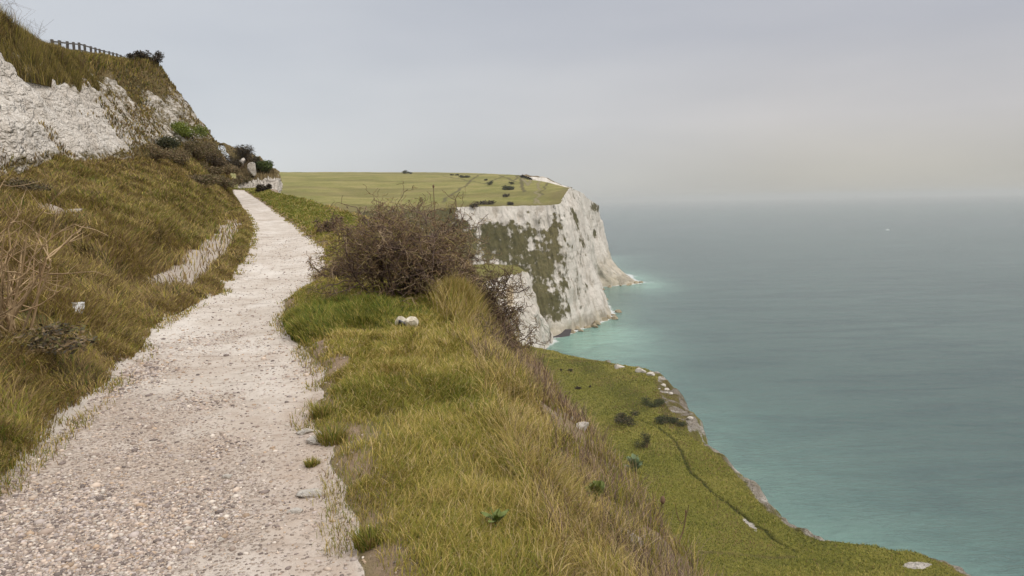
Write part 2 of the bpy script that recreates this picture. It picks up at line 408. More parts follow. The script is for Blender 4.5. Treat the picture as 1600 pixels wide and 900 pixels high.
# ------------------------------------------------------------------ lofts for the far land
def loft(levels, N, M, lin=True):
    """levels: polylines with the same number of columns; returns a (N, sum(M)+1, 3) grid."""
    L = [np.array(l, float) for l in levels]
    K = len(L[0]); u = np.linspace(0, K - 1, N)
    L = [np.stack([pchip(np.arange(K), l[:, a], u) for a in range(3)], 1) for l in L]
    g = [L[0]]
    for k in range(1, len(L)):
        n = M[k - 1]
        for j in range(1, n + 1): g.append(L[k - 1] * (1 - j / n) + L[k] * (j / n))
    return np.stack(g, 1), u

def lerp(a, b, t): return np.asarray(a, float) * (1 - t) + np.asarray(b, float) * t

# --- main headland: each column = foot, lower break, upper break, top edge
cols_ = []
def hcol(foot, top, f1=.35, h1=.4, f2=.8, h2=.85):
    foot, top = np.array(foot, float), np.array(top, float)
    def at_(f, h):
        p = lerp(foot, top, f); p[2] = foot[2] + (top[2] - foot[2]) * h; return p
    dn = foot.copy(); dn[2] = -3; dn[:2] += (foot[:2] - top[:2]) * .15
    cols_.append([dn, foot, at_(f1, h1), at_(f2, h2), top])
hcol((-150, 250, 25), (-170, 300, 68), .4, .4, .75, .8)
hcol((-95, 300, 25), (-110, 345, 69), .4, .4, .75, .8)
hcol((-52, 345, 22), P(640, 329, Y=385), .4, .35, .75, .75)
hcol((-30, 368, 12), P(690, 327, Y=408), .4, .38, .78, .78)
hcol(P(735, 520, Y=384), P(716, 324, Y=420), .55, .42, .84, .82)
hcol(P(790, 528, Y=384), P(760, 322.5, Y=423), .55, .42, .84, .8)
hcol(P(838, 530, Y=384), P(810, 321.5, Y=425), .5, .40, .84, .78)
hcol(P(872, 526, z=0), P(850, 321, Y=424), .45, .38, .80, .76)
hcol(P(898, 516, z=0), P(872, 319, Y=422), .35, .36, .75, .8)
hcol(P(930, 506, z=0), P(879, 310, Y=445), .40, .40, .75, .84)
hcol(P(956, 492, z=0), P(886, 299, Y=480), .45, .4, .8, .85)
hcol(P(944, 470, z=0), P(891, 294, Y=520), .45, .4, .8, .85)
hcol(P(938, 449, z=0), P(900, 297, Y=570), .40, .4, .8, .86)
hcol(P(965, 446, z=0), P(912, 303, Y=610), .6, .28, .88, .7)
hcol(P(997, 441, z=0), P(919, 310, Y=645), .62, .22, .9, .6)
hcol(P(968, 424, z=0), P(928, 317, Y=690), .55, .3, .9, .7)
hcol(P(952, 402, z=0), P(935, 322, Y=740), .4, .35, .85, .8)
hcol((60, 930, 0), (30, 950, 66), .4, .4, .8, .8)
hcol((-60, 1150, 0), (-80, 1170, 75), .4, .4, .8, .8)
lev = [[c[k] for c in cols_] for k in range(5)]
HG, hu = loft(lev, 760, [6, 50, 50, 40])
hn = grid_normals(HG)
if hn[380, 70] @ (CAM - HG[380, 70]) < 0: hn = -hn
x1, y1, z1 = HG[..., 0], HG[..., 1], HG[..., 2]
along = hu[:, None] * 9.0 + 0 * z1
ampl = sstep(0, 8, z1) * .85 + .15
topfade = 1 - .7 * sstep(125, 146, np.arange(HG.shape[1]))[None, :]
d1 = 8.5 * (fbm(x1 * .045, y1 * .045, z1 * .02, o=5, g=.55) - .5) + 3.0 * (fbm(along * .5 + .03 * z1, z1 * .05, 4.1, o=4, g=.6) - .5) \
    + 3.2 * (fbm(x1 * .2, y1 * .2, z1 * .14, o=5, g=.62) - .5) - 1.6 * np.abs(fbm(x1 * .12, y1 * .12, z1 * .05, 3) - .5) * 2
HG = HG + hn * (d1 * ampl * topfade)[..., None]
qx, qy = proj(HG.reshape(-1, 3)); qx = qx.reshape(x1.shape); qy = qy.reshape(x1.shape)
nfb = fbm(x1 * .05, y1 * .05, z1 * .08, o=5, g=.6) - .5
nst = fbm(along * .5, z1 * .06, 2.2, o=4) - .5
def blob(cx_, cy_, rx, ry, rot=0.0):
    a, b = qx - cx_, qy - cy_; c_, s_ = math.cos(rot), math.sin(rot)
    a, b = a * c_ + b * s_, -a * s_ + b * c_
    return np.clip(1.15 - np.sqrt((a / rx) ** 2 + (b / ry) ** 2), 0, 1)
hv = .02 + .52 * sstep(4, 5.5, hu)[:, None] * (1 - sstep(7.6, 8.3, hu))[:, None] * (1 - sstep(.72, .85, z1 / 70)) * np.ones_like(z1)
front = (hu < 10)[:, None] * 1.0
for b_ in ((788, 398, 26, 22), (815, 365, 40, 10), (868, 380, 15, 42), (843, 470, 24, 45, -.1), (850, 425, 22, 20), (806, 430, 22, 18), (760, 355, 22, 9)):
    hv = np.maximum(hv, front * (.22 + .75 * blob(*b_)) * (blob(*b_) > 0))
hv = np.maximum(hv, front * blob(722, 385, 30, 65) * 1.2)
for b_ in ((835, 395, 60, 45), (800, 380, 70, 40), (850, 470, 30, 60)):
    hv = np.maximum(hv, front * np.minimum(.70, 1.5 * blob(*b_)))
hv = np.maximum(hv, (1 - sstep(3.6, 4.2, hu))[:, None] * 1.0 * np.ones_like(z1))
for b_ in ((899, 340, 4, 24, -.35), (908, 375, 6, 24, -.4), (883, 375, 5, 26, -.45), (929, 365, 4, 12, -.2), (929, 323, 9, 9)):
    hv = np.maximum(hv, blob(*b_) * .95)
hv = hv + nfb * 1.0 + nst * .7 + 1.1 * (fbm(x1 * .5, y1 * .5, z1 * .35, o=3, g=.65) - .5) + 1.3 * (fbm(x1 * .18, y1 * .18, z1 * .2, o=4, g=.65) - .5)
hv = hv * sstep(3, 9, z1)
tfac = np.clip((1 - sstep(1.5, 9, z1 + 5 * nfb)) * (hu > 6)[:, None] + .75 * ((hu > 12.4) & (hu < 15.6))[:, None] * (1 - sstep(16, 26, z1 + 10 * nst)), 0, 1)
tcol = mixc((.40, .34, .24), (.20, .17, .11), sstep(.45, .6, fbm(x1 * .15, y1 * .15, z1 * .2, o=4)))
m_head = mat_land('headland_chalk', [(.50, .445, .38), (.635, .58, .51), (.72, .67, .60), (.30, .25, .195)],
                  [(.06, .055, .025), (.098, .087, .038), (.155, .13, .06)], rs=.22, vs=.25, kveg=1.3, bump=1.1, soft=.17, squash=(1, 1, .45), speck=.25, strata=.6)
tag(mesh_obj('headland_cliff', HG.reshape(-1, 3), [grid_faces(*HG.shape[:2])], m_head,
             attrs={'veg': hv, 'tintf': tfac * .8}, cols={'Tint': tcol}), kind='structure')
add_bvh(HG)

# --- the downs on top of the headland: from the cliff's top edge inland to the skyline
topE = HG[:, -1]
kk = np.interp(hu, np.arange(len(cols_)), np.arange(len(cols_)))
sky_px = [(-500, 268), (200, 268), (440, 269), (600, 268.5), (760, 271), (800, 272.5), (835, 276)]
TE = np.array([c[4] for c in cols_]); K = len(cols_)
inl1, inl2, inl3 = [], [], []
for k in range(K):
    a = TE[k].astype(float)
    ppx, _ = proj(a)
    spx = np.interp(k, [0, 2, 4, 8, 10, 12, 14, 16, 18], [-500, 200, 430, 640, 760, 800, 825, 833, 835])
    spy = np.interp(spx, [s[0] for s in sky_px], [s[1] for s in sky_px])
    Ys = np.interp(k, [0, 8, 12, 18], [950, 950, 850, 800])
    b = P(spx, spy, Y=Ys)
    m1, m2 = lerp(a, b, .3), lerp(a, b, .68); m1[2] += 1.0; m2[2] += 2.0
    far = b + np.array([-120, 500, -16.])
    inl1.append(m1); inl2.append(m2); inl3.append((b, far))
FG, fu = loft([TE, inl1, inl2, [c[0] for c in inl3], [c[1] for c in inl3]], 760, [60, 50, 40, 12])
FG[:, 0] = topE
w = np.linspace(1, 0, 12)[:, None] ** 2
for j in range(1, 12): FG[:, j] += (topE - loft([TE, TE], 760, [1])[0][:, 0]) * w[j]
x2, y2, z2 = FG[..., 0], FG[..., 1], FG[..., 2]
FG[..., 2] += (2.0 * (fbm(x2 * .012, y2 * .012, o=4) - .5) + .5 * (fbm(x2 * .1, y2 * .1, o=3) - .5)) * sstep(0, 14, np.arange(FG.shape[1]))[None, :]
gx, gy = proj(FG.reshape(-1, 3)); gx = gx.reshape(x2.shape); gy = gy.reshape(x2.shape)
def polydist(qx_, qy_, pts):
    d = np.full(qx_.shape, 1e9)
    for (ax, ay), (bx, by) in zip(pts[:-1], pts[1:]):
        vx, vy = bx - ax, by - ay; L2 = vx * vx + vy * vy + 1e-9
        tt = np.clip(((qx_ - ax) * vx + (qy_ - ay) * vy) / L2, 0, 1)
        d = np.minimum(d, np.hypot(qx_ - ax - tt * vx, qy_ - ay - tt * vy))
    return d
def wline(pts):   # a line on the downs given by photo pixels, as ground points
    out = []
    for (a, b) in pts:
        k = np.argmin((gx - a) ** 2 + ((gy - b) * 3) ** 2); out.append((x2.ravel()[k], y2.ravel()[k]))
    return out
fveg = np.ones_like(x2)
trk = np.zeros_like(x2); tcolF = np.zeros(x2.shape + (3,))
jn = fbm(x2 * .05, y2 * .05, o=3) - .5
for pts, wd, cc in (([(690, 275), (760, 287), (815, 295)], 1.4, (.06, .055, .02)), ([(690, 316), (770, 313), (812, 306), (818, 300), (812, 288), (806, 281)], 1.6, (.09, .07, .04)),
                    ([(838, 309), (846, 318)], 1.2, (.30, .24, .15)), ([(815, 278), (825, 290), (835, 300), (845, 307), (838, 318)], 1.5, (.26, .21, .13)), ([(843, 306), (870, 303)], 1.2, (.10, .08, .04)),
                    ([(780, 274), (800, 281), (806, 284)], 2, (.10, .09, .04))):
    ln = wline(pts)
    f_ = 1 - sstep(wd * .45, wd * 1.0, polydist(x2 + 6 * jn, y2 + 6 * jn, ln))
    tcolF = mixc(tcolF, cc, f_); trk = np.maximum(trk, f_ * .85)
rim = (1 - sstep(2, 13, np.arange(FG.shape[1]) + 8 * jn))  # rough browner turf along the cliff top
brown = np.clip(rim * .9 + sstep(.52, .62, fbm(x2 * .012, y2 * .03, 7, o=4)) * .6 * (gx < 900), 0, 1)
tcolF = np.where((trk < .1)[..., None], np.array([.14, .105, .045]), tcolF)
trk = np.maximum(trk, brown * .65)
m_field = mat_land('downs_turf', CH, [(.11, .115, .03), (.185, .172, .048), (.28, .23, .09)], rs=.2, vs=.30, kveg=.3, bump=.5)
tag(mesh_obj('grass_downs', FG.reshape(-1, 3), [grid_faces(*FG.shape[:2])], m_field, attrs={'veg': fveg, 'tintf': trk}, cols={'Tint': tcolF}), kind='structure')
add_bvh(FG)

# --- a pale chalk scar at the back of the downs
scar, _ = loft([[P(832, 281, Y=640), P(850, 286, Y=628), P(866, 292, Y=615), P(880, 299, Y=600), P(890, 303, Y=592)],
                [P(826, 275.5, Y=650), P(850, 278.5, Y=640), P(868, 284.5, Y=630), P(884, 291, Y=615), P(894, 294, Y=600)],
                [P(815, 273.5, Y=700), P(842, 276.5, Y=690), P(862, 283, Y=680), P(878, 290, Y=660), P(890, 294.5, Y=640)],
                [P(800, 285, Y=760), P(830, 290, Y=760), P(850, 297, Y=740), P(870, 303, Y=720), P(885, 308, Y=700)]], 120, [30, 12, 10])
sn = grid_normals(scar)
if sn[60, 10] @ (CAM - scar[60, 10]) < 0: sn = -sn
scar = scar + sn * (4.0 * (fbm(scar[..., 0] * .12, scar[..., 1] * .12, scar[..., 2] * .1, o=5, g=.6) - .5) * sstep(0, 6, np.arange(scar.shape[1]))[None, :])[..., None]
jcol = np.arange(scar.shape[1])[None, :] + 7 * (fbm(scar[..., 0] * .1, scar[..., 1] * .1, o=3) - .5)
tag(mesh_obj('chalk_scar', scar.reshape(-1, 3), [grid_faces(*scar.shape[:2])], m_head, attrs={'veg': sstep(27, 32, jcol), 'tintf': sstep(28, 31, jcol) * .6},
             cols={'Tint': np.zeros(scar.shape) + np.array([.2, .14, .09])}), kind='structure')

# --- chalk spur in the bay with a grass ledge on top
sp_foot = [P(690, 500, Y=300), P(740, 520, Y=312), P(790, 535, Y=322), P(830, 542, Y=330), P(853, 540, z=1), P(862, 531, z=0), P(862, 522, Y=372), P(850, 515, Y=385)]
sp_mid = [P(700, 470, Y=310), P(740, 472, Y=320), P(790, 480, Y=328), P(822, 490, Y=336), P(838, 492, Y=344), P(846, 496, Y=352), P(838, 480, Y=370), P(820, 470, Y=385)]
sp_top = [P(690, 455, Y=318), P(735, 448, Y=328), P(768, 439, Y=336), P(800, 429, Y=342), P(817, 424, Y=348), P(824, 427, Y=355), P(822, 424, Y=372), P(806, 417, Y=385)]
sp_back = [P(680, 425, Y=360), P(735, 414, Y=366), P(765, 412, Y=370), P(788, 414, Y=374), P(800, 415, Y=376), P(806, 416, Y=378), P(806, 415, Y=384), P(795, 410, Y=392)]
SG, su = loft([[p + np.array([0, -2, -5]) for p in sp_foot], sp_foot, sp_mid, sp_top, sp_back], 300, [6, 45, 45, 25])
sn = grid_normals(SG)
if sn[120, 50] @ (CAM - SG[120, 50]) < 0: sn = -sn
x3, y3, z3 = SG[..., 0], SG[..., 1], SG[..., 2]
jj = np.arange(SG.shape[1])[None, :] * np.ones((300, 1))
SG = SG + sn * ((5.5 * (fbm(x3 * .13, y3 * .13, z3 * .08, o=5, g=.62) - .5) + 2.2 * (fbm(su[:, None] * 5, z3 * .04, o=4) - .5)) * (1 - .8 * sstep(92, 104, jj)))[..., None]
nv = fbm(x3 * .1, y3 * .1, z3 * .1, o=4) - .5
qx, qy = proj(SG.reshape(-1, 3)); qx = qx.reshape(x3.shape); qy = qy.reshape(x3.shape)
sv = np.maximum(sstep(93, 100, jj + 6 * nv), .05 + nv * .9)
yel = np.clip(blob(797, 462, 7, 22), 0, 1); ledge_ = sstep(94, 100, jj + 6 * nv)
tag(mesh_obj('chalk_spur', SG.reshape(-1, 3), [grid_faces(*SG.shape[:2])], m_head, attrs={'veg': sv, 'tintf': np.maximum(sstep(.1, .5, yel + nv * .5) * .7, ledge_ * .75)},
             cols={'Tint': mixc((.42, .29, .12), (.20, .18, .045), ledge_)}), kind='structure')
add_bvh(SG)

# --- grassy undercliff terrace below the path, with its low cliff to the sea
edge_px = [(1515, 905, 21), (1497, 886, 21.5), (1450, 868, 22), (1390, 864, 22.3), (1330, 857, 22.3), (1278, 846, 22), (1240, 826, 22), (1205, 797, 22), (1165, 750, 22), (1125, 710, 22), (1090, 684, 21.5), (1082, 658, 21.5), (1066, 628, 21), (1048, 604, 20.5), (1028, 582, 20), (1000, 577, 18), (962, 571, 15.5), (920, 563, 12), (880, 555, 9), (848, 547, 6), (828, 541, 4)]
ed = [np.array([46, 20, 20.]), np.array([52, 62, 20.5])] + [P(a, b, z=c) for a, b, c in edge_px] + [np.array([-8, 350, 3.])]
nE = len(ed)
inner = [np.array([x, y, z]) for x, y, z in [(20, 10, 29), (17, 50, 29)] + [(lerp(14, -25, s), lerp(62, 335, s), lerp(29, 14, s)) for s in np.linspace(0, 1, nE - 3)] + [(-40, 365, 10)]]
foot = [p + np.array([9 if k < nE - 6 else 5, 0 if k < 4 else 3, -p[2]]) for k, p in enumerate(ed)]
foot[2] += np.array([0, -6, 0]); foot[3] += np.array([1, -4, 0])
dn = [p + np.array([4, 0, -4]) for p in foot]
lip = [p + np.array([1.6, .3, -1.6]) for p in ed]
def towards(k, f, dz):
    p = lerp(ed[k], inner[k], f); p[2] += dz; return p
TG, tu = loft([dn, foot, lip, ed, [towards(k, .10, .5) for k in range(nE)], [towards(k, .45, -.6) for k in range(nE)], inner, [p + np.array([-20, 0, 5]) for p in inner], [p + np.array([-52, 0, 24]) for p in inner]], 620, [4, 34, 6, 30, 70, 60, 24, 24])
tn = grid_normals(TG)
if tn[300, 120, 2] < 0: tn = -tn
x4, y4, z4 = TG[..., 0], TG[..., 1], TG[..., 2]
tj = np.arange(TG.shape[1])[None, :] * np.ones((620, 1))
onTop = sstep(46, 60, tj)
d4 = onTop * (1.6 * (fbm(x4 * .06, y4 * .06, o=4) - .5) + .5 * (fbm(x4 * .35, y4 * .35, o=3) - .5)) + (1 - onTop) * (3.2 * (fbm(x4 * .12, y4 * .12, z4 * .12, o=5, g=.6) - .5)) * sstep(2, 30, tj)
edgeN = (1 - onTop) * 0 + np.exp(-((tj - 44) / 6.0) ** 2) * 3.2 * (fbm(x4 * .22, y4 * .22, 8, o=5) - .5)
TG = TG + tn * (d4 + edgeN)[..., None]
qx, qy = proj(TG.reshape(-1, 3)); qx = qx.reshape(x4.shape); qy = qy.reshape(x4.shape)
n4 = fbm(x4 * .3, y4 * .3, z4 * .3, o=4) - .5
n8 = fbm(x4 * .9, y4 * .9, 4.4, o=4) - .5
tv = np.clip(onTop * 1.1 + (1 - onTop) * (.45 + n4 * 1.5), 0, 1.2)
def scars(*bl):
    global tv
    for b_ in bl: tv = tv * (1 - np.clip(2.2 * blob(*b_) + 4.5 * n8 * (blob(*b_) > 0), 0, 1))
scars((1435, 883, 22, 5.5, .02), (1172, 818, 15, 5, .75))
tv = np.where(blob(1052, 620, 14, 36, -.5) > 0, np.minimum(tv, .55 + 2.2 * n4), tv)
tv = np.where(blob(1079, 658, 6, 22, -.2) > 0, np.minimum(tv, .45 + 2.0 * n4), tv)
def tline(pts): return [tuple(P(a, b, z=24)[:2]) for a, b in pts]
def snap(pts):
    out = []
    for (a, b) in pts:
        k = np.argmin((qx - a) ** 2 + (qy - b) ** 2 + 1e6 * (onTop < .5)); out.append((x4.ravel()[k], y4.ravel()[k]))
    return out
T1 = snap([(1000, 655), (1030, 668), (1056, 690), (1068, 715), (1080, 738), (1110, 765), (1140, 788), (1170, 812), (1192, 826), (1215, 845), (1245, 862)])
T2 = snap([(1095, 862), (1150, 866), (1200, 870), (1240, 868)])
T3 = snap([(890, 560), (930, 580), (960, 600), (985, 622), (1000, 640)])
jn = n4 * .9
f1 = 1 - sstep(.1, .55, polydist(x4 + jn, y4 + jn, T1)); f2 = 1 - sstep(.3, .9, polydist(x4 + jn, y4 + jn, T2)); f3 = 1 - sstep(1.5, 5, polydist(x4 + 4 * jn, y4 + 4 * jn, T3))
TG[..., 2] -= .35 * f1 + .15 * f2
br = sstep(.15, .7, blob(1052, 628, 30, 58, -.35) * 1.3 + n4) * 1.0
br = np.maximum(br, np.exp(-((tj - 46) / 7.0) ** 2) * .8)
ttf = np.clip(np.maximum.reduce([f1 * .9, f2 * .6, f3 * .45, br * .75]), 0, 1) * (tv > .2)
ttc = np.where((br > np.maximum(f1, f3))[..., None], np.array([.15, .105, .055]), np.array([.045, .052, .016]))
trackclear = np.maximum(f1, f2)
m_terr = mat_land('terrace_turf', [(.42, .365, .30), (.56, .505, .44), (.68, .63, .565), (.20, .16, .115)], [(.13, .13, .024), (.20, .19, .036), (.28, .245, .06)], rs=1.0, vs=.7, kveg=.8, bump=.35, speck=.6, rubble=.9, gap_shade=.5)
tag(mesh_obj('undercliff_terrace', TG.reshape(-1, 3), [grid_faces(*TG.shape[:2])], m_terr, attrs={'veg': tv, 'tintf': ttf}, cols={'Tint': ttc}), kind='structure')
add_bvh(TG)

# --- land that closes the gap behind the ridge (bay slopes), seen only from a step aside
gap, _ = loft([[(-26, 95, 20), (-50, 180, 20), (-66, 270, 16), (-72, 345, 10), (-70, 372, 8)],
               [(-38, 90, 60), (-70, 180, 52), (-80, 260, 48), (-75, 320, 40), (-60, 360, 36)],
               [(-62, 92, 80), (-95, 190, 74), (-140, 270, 66), (-120, 340, 70), (-112, 348, 69)],
               [(-160, 92, 84), (-230, 190, 86), (-260, 280, 84), (-260, 400, 84), (-200, 420, 78)]], 120, [40, 30, 20])
gap[..., 2] += 4 * (fbm(gap[..., 0] * .04, gap[..., 1] * .04, o=4) - .5)
tag(mesh_obj('valley_ground', gap.reshape(-1, 3), [grid_faces(*gap.shape[:2])[:, ::-1]], m_field, attrs={'veg': np.ones(gap.shape[:2]), 'tintf': np.full(gap.shape[:2], .3)},
             cols={'Tint': np.zeros(gap.shape) + np.array([.10, .09, .035])}), kind='structure')

# --- far end of the path: low outcrop of blocky chalk with turf on top
oc = [[P(372, 302, Y=82), P(396, 300, Y=83), P(418, 300, Y=83), P(434, 301, Y=84), P(438, 300, Y=88), P(434, 300, Y=97)],
      [P(372, 288, Y=83), P(396, 283, Y=84), P(418, 281, Y=84), P(435.5, 281, Y=85), P(438, 283, Y=89), P(434, 284, Y=97)],
      [P(370, 276, Y=84), P(394, 271, Y=85.5), P(414, 268, Y=86), P(429, 267, Y=87), P(433, 268, Y=91), P(430, 270, Y=97)],
      [P(350, 226, Y=88), P(371, 230, Y=89), P(392, 240, Y=90), P(412, 252, Y=91), P(424, 262, Y=93), P(426, 266, Y=98)],
      [P(330, 222, Y=100), P(355, 228, Y=100), P(378, 240, Y=100), P(400, 252, Y=101), P(415, 262, Y=101), P(420, 266, Y=102)]]
OG, ou = loft([[p + np.array([0, -.3, -2.5]) for p in oc[0]]] + oc, 220, [4, 40, 16, 40, 10])
on = grid_normals(OG)
if on[100, 20] @ (CAM - OG[100, 20]) < 0: on = -on
oj = np.arange(OG.shape[1])[None, :] * np.ones((220, 1))
blk = np.abs(fbm(ou[:, None] * 9, OG[..., 2] * 1.4, o=3, g=.6) - .5) * 2
OG = OG + on * ((.55 * (blk - .3) + .5 * (fbm(OG[..., 0] * .9, OG[..., 1] * .9, OG[..., 2] * .9, o=4) - .5)) * sstep(2, 12, oj))[..., None]
on4 = fbm(OG[..., 0] * 1.2, OG[..., 1] * 1.2, OG[..., 2] * 1.2, o=4) - .5
ov = np.clip(sstep(38, 52, oj + 20 * on4) + (on4 * .8 + .06), 0, 1)
tag(mesh_obj('chalk_outcrop', OG.reshape(-1, 3), [grid_faces(*OG.shape[:2])], m_cliff, attrs={'veg': ov, 'tintf': np.zeros(oj.shape)}, cols={'Tint': np.zeros(OG.shape)}), kind='structure')
add_bvh(OG)

# ------------------------------------------------------------------ sea
coast = np.concatenate([HG[110:, 6, :2], SG[::4, 6, :2], TG[::2, 4, :2]])
coast = coast[::3]
rad = np.concatenate([np.linspace(20, 1100, 260), np.geomspace(1130, 30000, 70)])
ang = np.concatenate([np.linspace(-100, -12, 60, endpoint=False), np.linspace(-12, 62, 420, endpoint=False), np.linspace(62, 100, 30)]) * math.pi / 180
sx = rad[:, None] * np.sin(ang)[None, :]; sy = rad[:, None] * np.cos(ang)[None, :]
flat = np.stack([sx.ravel(), sy.ravel()], 1)
dist = np.full(len(flat), 1e6)
nearm = np.hypot(flat[:, 0] - 40, flat[:, 1] - 450) < 900
sub = flat[nearm]; dd = np.full(len(sub), 1e6)
for k in range(0, len(coast), 60):
    c_ = coast[k:k + 60]
    dd = np.minimum(dd, np.sqrt(((sub[:, None, :] - c_[None]) ** 2).sum(-1)).min(1))
dist[nearm] = dd
nz = fbm(flat[:, 0] * .02, flat[:, 1] * .02, o=4) - .5
bay = 1.0 * np.exp(-(((flat[:, 0] - 46) / 27) ** 2 + ((flat[:, 1] - 375) / 60) ** 2)) + .7 * np.exp(-(((flat[:, 0] - 108) / 26) ** 2 + ((flat[:, 1] - 640) / 80) ** 2)) + .4 * np.exp(-(((flat[:, 0] - 72) / 26) ** 2 + ((flat[:, 1] - 120) / 30) ** 2))
shal = np.clip(np.exp(-dist / 24) * .55 + bay * (.95 + nz * .7), 0, 1.1)
foam = np.exp(-dist / 4.2) * 1.2 + .55 * np.exp(-((flat[:, 0] - 128) / 22) ** 2 - ((flat[:, 1] - 640) / 14) ** 2) + .45 * np.exp(-((flat[:, 0] - 118) / 20) ** 2 - ((flat[:, 1] - 700) / 22) ** 2)
t = NT('sea_water')
pos = t.co()
deep = t.ramp(t.noise(.006, 4, .6), [(.3, (.040, .080, .074)), (.7, (.064, .110, .101))])
wst = t.noise(1.0, 5, .65, t.co((.012, .05, 1)), .8)
deep = t.mix(t.range(wst, .42, .62), deep, t.mix(.5, deep, (.02, .05, .055, 1)))
plume = t.math('MULTIPLY', t.attr('shal'), t.range(t.noise(.03, 6, .7, None, .8), .25, .65, .55, 1.15), True)
colr = t.mix(plume, deep, c4((.20, .34, .275)))
fo = t.math('ADD', t.attr('foam'), t.math('MULTIPLY', t.math('SUBTRACT', t.noise(.25, 6, .75), .5), 1.3))
colr = t.mix(t.range(fo, .55, .85), colr, c4((.72, .74, .72)))
w1 = t.noise(.10, 5, .62, t.co((.55, 1.15, 1)), .6)
w2 = t.noise(.55, 4, .65, t.co((.5, 1.2, 1)), .8)
m_sea = t.bsdf(colr, .16, t.bump(t.math('ADD', w1, t.math('MULTIPLY', w2, .55)), 1.35, 1.0), .5, IOR=1.33)
tag(mesh_obj('sea', np.concatenate([flat, np.zeros((len(flat), 1))], 1), [grid_faces(*sx.shape)[:, ::-1]], m_sea, attrs={'shal': shal, 'foam': foam}), kind='structure')
# little dark beach at the back of the bay
bc = P(872, 526, z=.4)
bg, _ = loft([[bc + np.array(v, float) for v in ((-6, -4, -.9), (-3, -2.5, -.7), (0, -1, -.6), (3, 0, -.7), (6, 2, -.9))],
              [bc + np.array(v, float) for v in ((-10, 9, 2.0), (-5, 9, 2.2), (-1, 9, 2.2), (4, 9, 2.2), (8, 10, 2.0))]], 60, [16])
bg[..., 2] += .4 * (fbm(bg[..., 0] * .4, bg[..., 1] * .4, o=3) - .5)
tag(mesh_obj('beach', bg.reshape(-1, 3), [grid_faces(*bg.shape[:2])], mat_plain('dark_shingle', (.055, .048, .048), .9, .35, 1.5, bump=.2)), kind='structure')

# ------------------------------------------------------------------ blades
def blade_mesh(name, Pn, H, W, az, lean, C0, C1, mat, seg=3, up=None):
    N = len(Pn)
    H, W, az, lean = (np.broadcast_to(np.asarray(a, float), (N,)) for a in (H, W, az, lean))
    dirv = np.stack([np.cos(az), np.sin(az), np.zeros(N)], 1)
    fa = az + np.pi / 2 + RNG.normal(0, .7, N)
    side = np.stack([np.cos(fa), np.sin(fa), np.zeros(N)], 1)
    lv, cl = [], []
    p = Pn.copy()
    for k in range(seg + 1):
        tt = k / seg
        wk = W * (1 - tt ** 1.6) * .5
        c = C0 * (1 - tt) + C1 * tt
        if k < seg:
            lv += [p - side * wk[:, None], p + side * wk[:, None]]; cl += [c, c]
        else:
            lv.append(p); cl.append(c)
        th = lean * (k + .6) / seg * 1.25
        p = p + (dirv * np.sin(th)[:, None] + np.array([0, 0, 1.0]) * np.cos(th)[:, None]) * (H / seg)[:, None]
    nv = 2 * seg + 1
    V = np.stack(lv, 1).reshape(-1, 3); C = np.stack(cl, 1).reshape(-1, 3)
    b = (np.arange(N) * nv)[:, None]
    q = np.concatenate([b + np.array([[2 * k, 2 * k + 1, 2 * k + 3, 2 * k + 2]]) for k in range(seg - 1)], 0) if seg > 1 else np.zeros((0, 4), int)
    tr = b + np.array([[2 * seg - 2, 2 * seg - 1, 2 * seg]])
    return mesh_obj(name, V, [q, tr], mat, smooth=True, cols={'Col': C})

cellA = np.linalg.norm(np.cross(G[1:, :-1] - G[:-1, :-1], G[:-1, 1:] - G[:-1, :-1]), axis=-1)
Gc = .25 * (G[1:, 1:] + G[:-1, :-1] + G[1:, :-1] + G[:-1, 1:])
gpx, gpy = proj(Gc.reshape(-1, 3)); gpx = gpx.reshape(cellA.shape); gpy = gpy.reshape(cellA.shape)
inview = ((Gc[..., 1] > .8) & (gpx > -700) & (gpx < 1950) & (gpy < 1500)) | ((Gc[..., 1] > -.6) & (Gc[..., 1] < 5) & (Gc[..., 0] > -7) & (Gc[..., 0] < 3))
cdist = np.linalg.norm(Gc - CAM, axis=-1)
def cellmean(A): return .25 * (A[1:, 1:] + A[:-1, :-1] + A[1:, :-1] + A[:-1, 1:])
def scatter(N, weight, grid=G, area=None, mask=None):
    wgt = weight * (cellA if area is None else area) * (inview if mask is None else mask)
    cs = np.cumsum(wgt.ravel()); k = np.searchsorted(cs, RNG.random(N) * cs[-1]); k = np.clip(k, 0, wgt.size - 1)
    r_, c_ = np.unravel_index(k, wgt.shape)
    a, b = RNG.random(N)[:, None], RNG.random(N)[:, None]
    p = (grid[r_, c_] * (1 - a) * (1 - b) + grid[r_ + 1, c_] * a * (1 - b) + grid[r_, c_ + 1] * (1 - a) * b + grid[r_ + 1, c_ + 1] * a * b)
    return p, r_, c_
dens = 1 / np.maximum(cdist, 3.0) ** 1.15
m_grass = mat_col('grass_blade')
GREEN, OLIVE, STRAW, BROWN, TAN, LUSH = (np.array(c) for c in ((.185, .198, .030), (.295, .245, .048), (.52, .385, .135), (.23, .15, .07), (.52, .39, .205), (.12, .175, .028)))
def pick(N, w, var=.28):
    """w: list of (colour, weight array)."""
    Wt = np.stack([np.broadcast_to(np.asarray(b, float), (N,)) for _, b in w], 1); Wt = np.clip(Wt, 0.0001, None)
    cs = np.cumsum(Wt, 1); r_ = RNG.random(N) * cs[:, -1]
    k = (r_[:, None] > cs).sum(1)
    return np.stack([c for c, _ in w])[k] * RNG.uniform(1 - var, 1 + var, N)[:, None]
def pixelwidth(p, wmin, k=.00115):
    return np.maximum(wmin, k * np.linalg.norm(p - CAM, axis=1))
cim = cellmean(ci)
def cb(a, b): return ((cim >= idx[a]) & (cim <= idx[b])) * 1.0

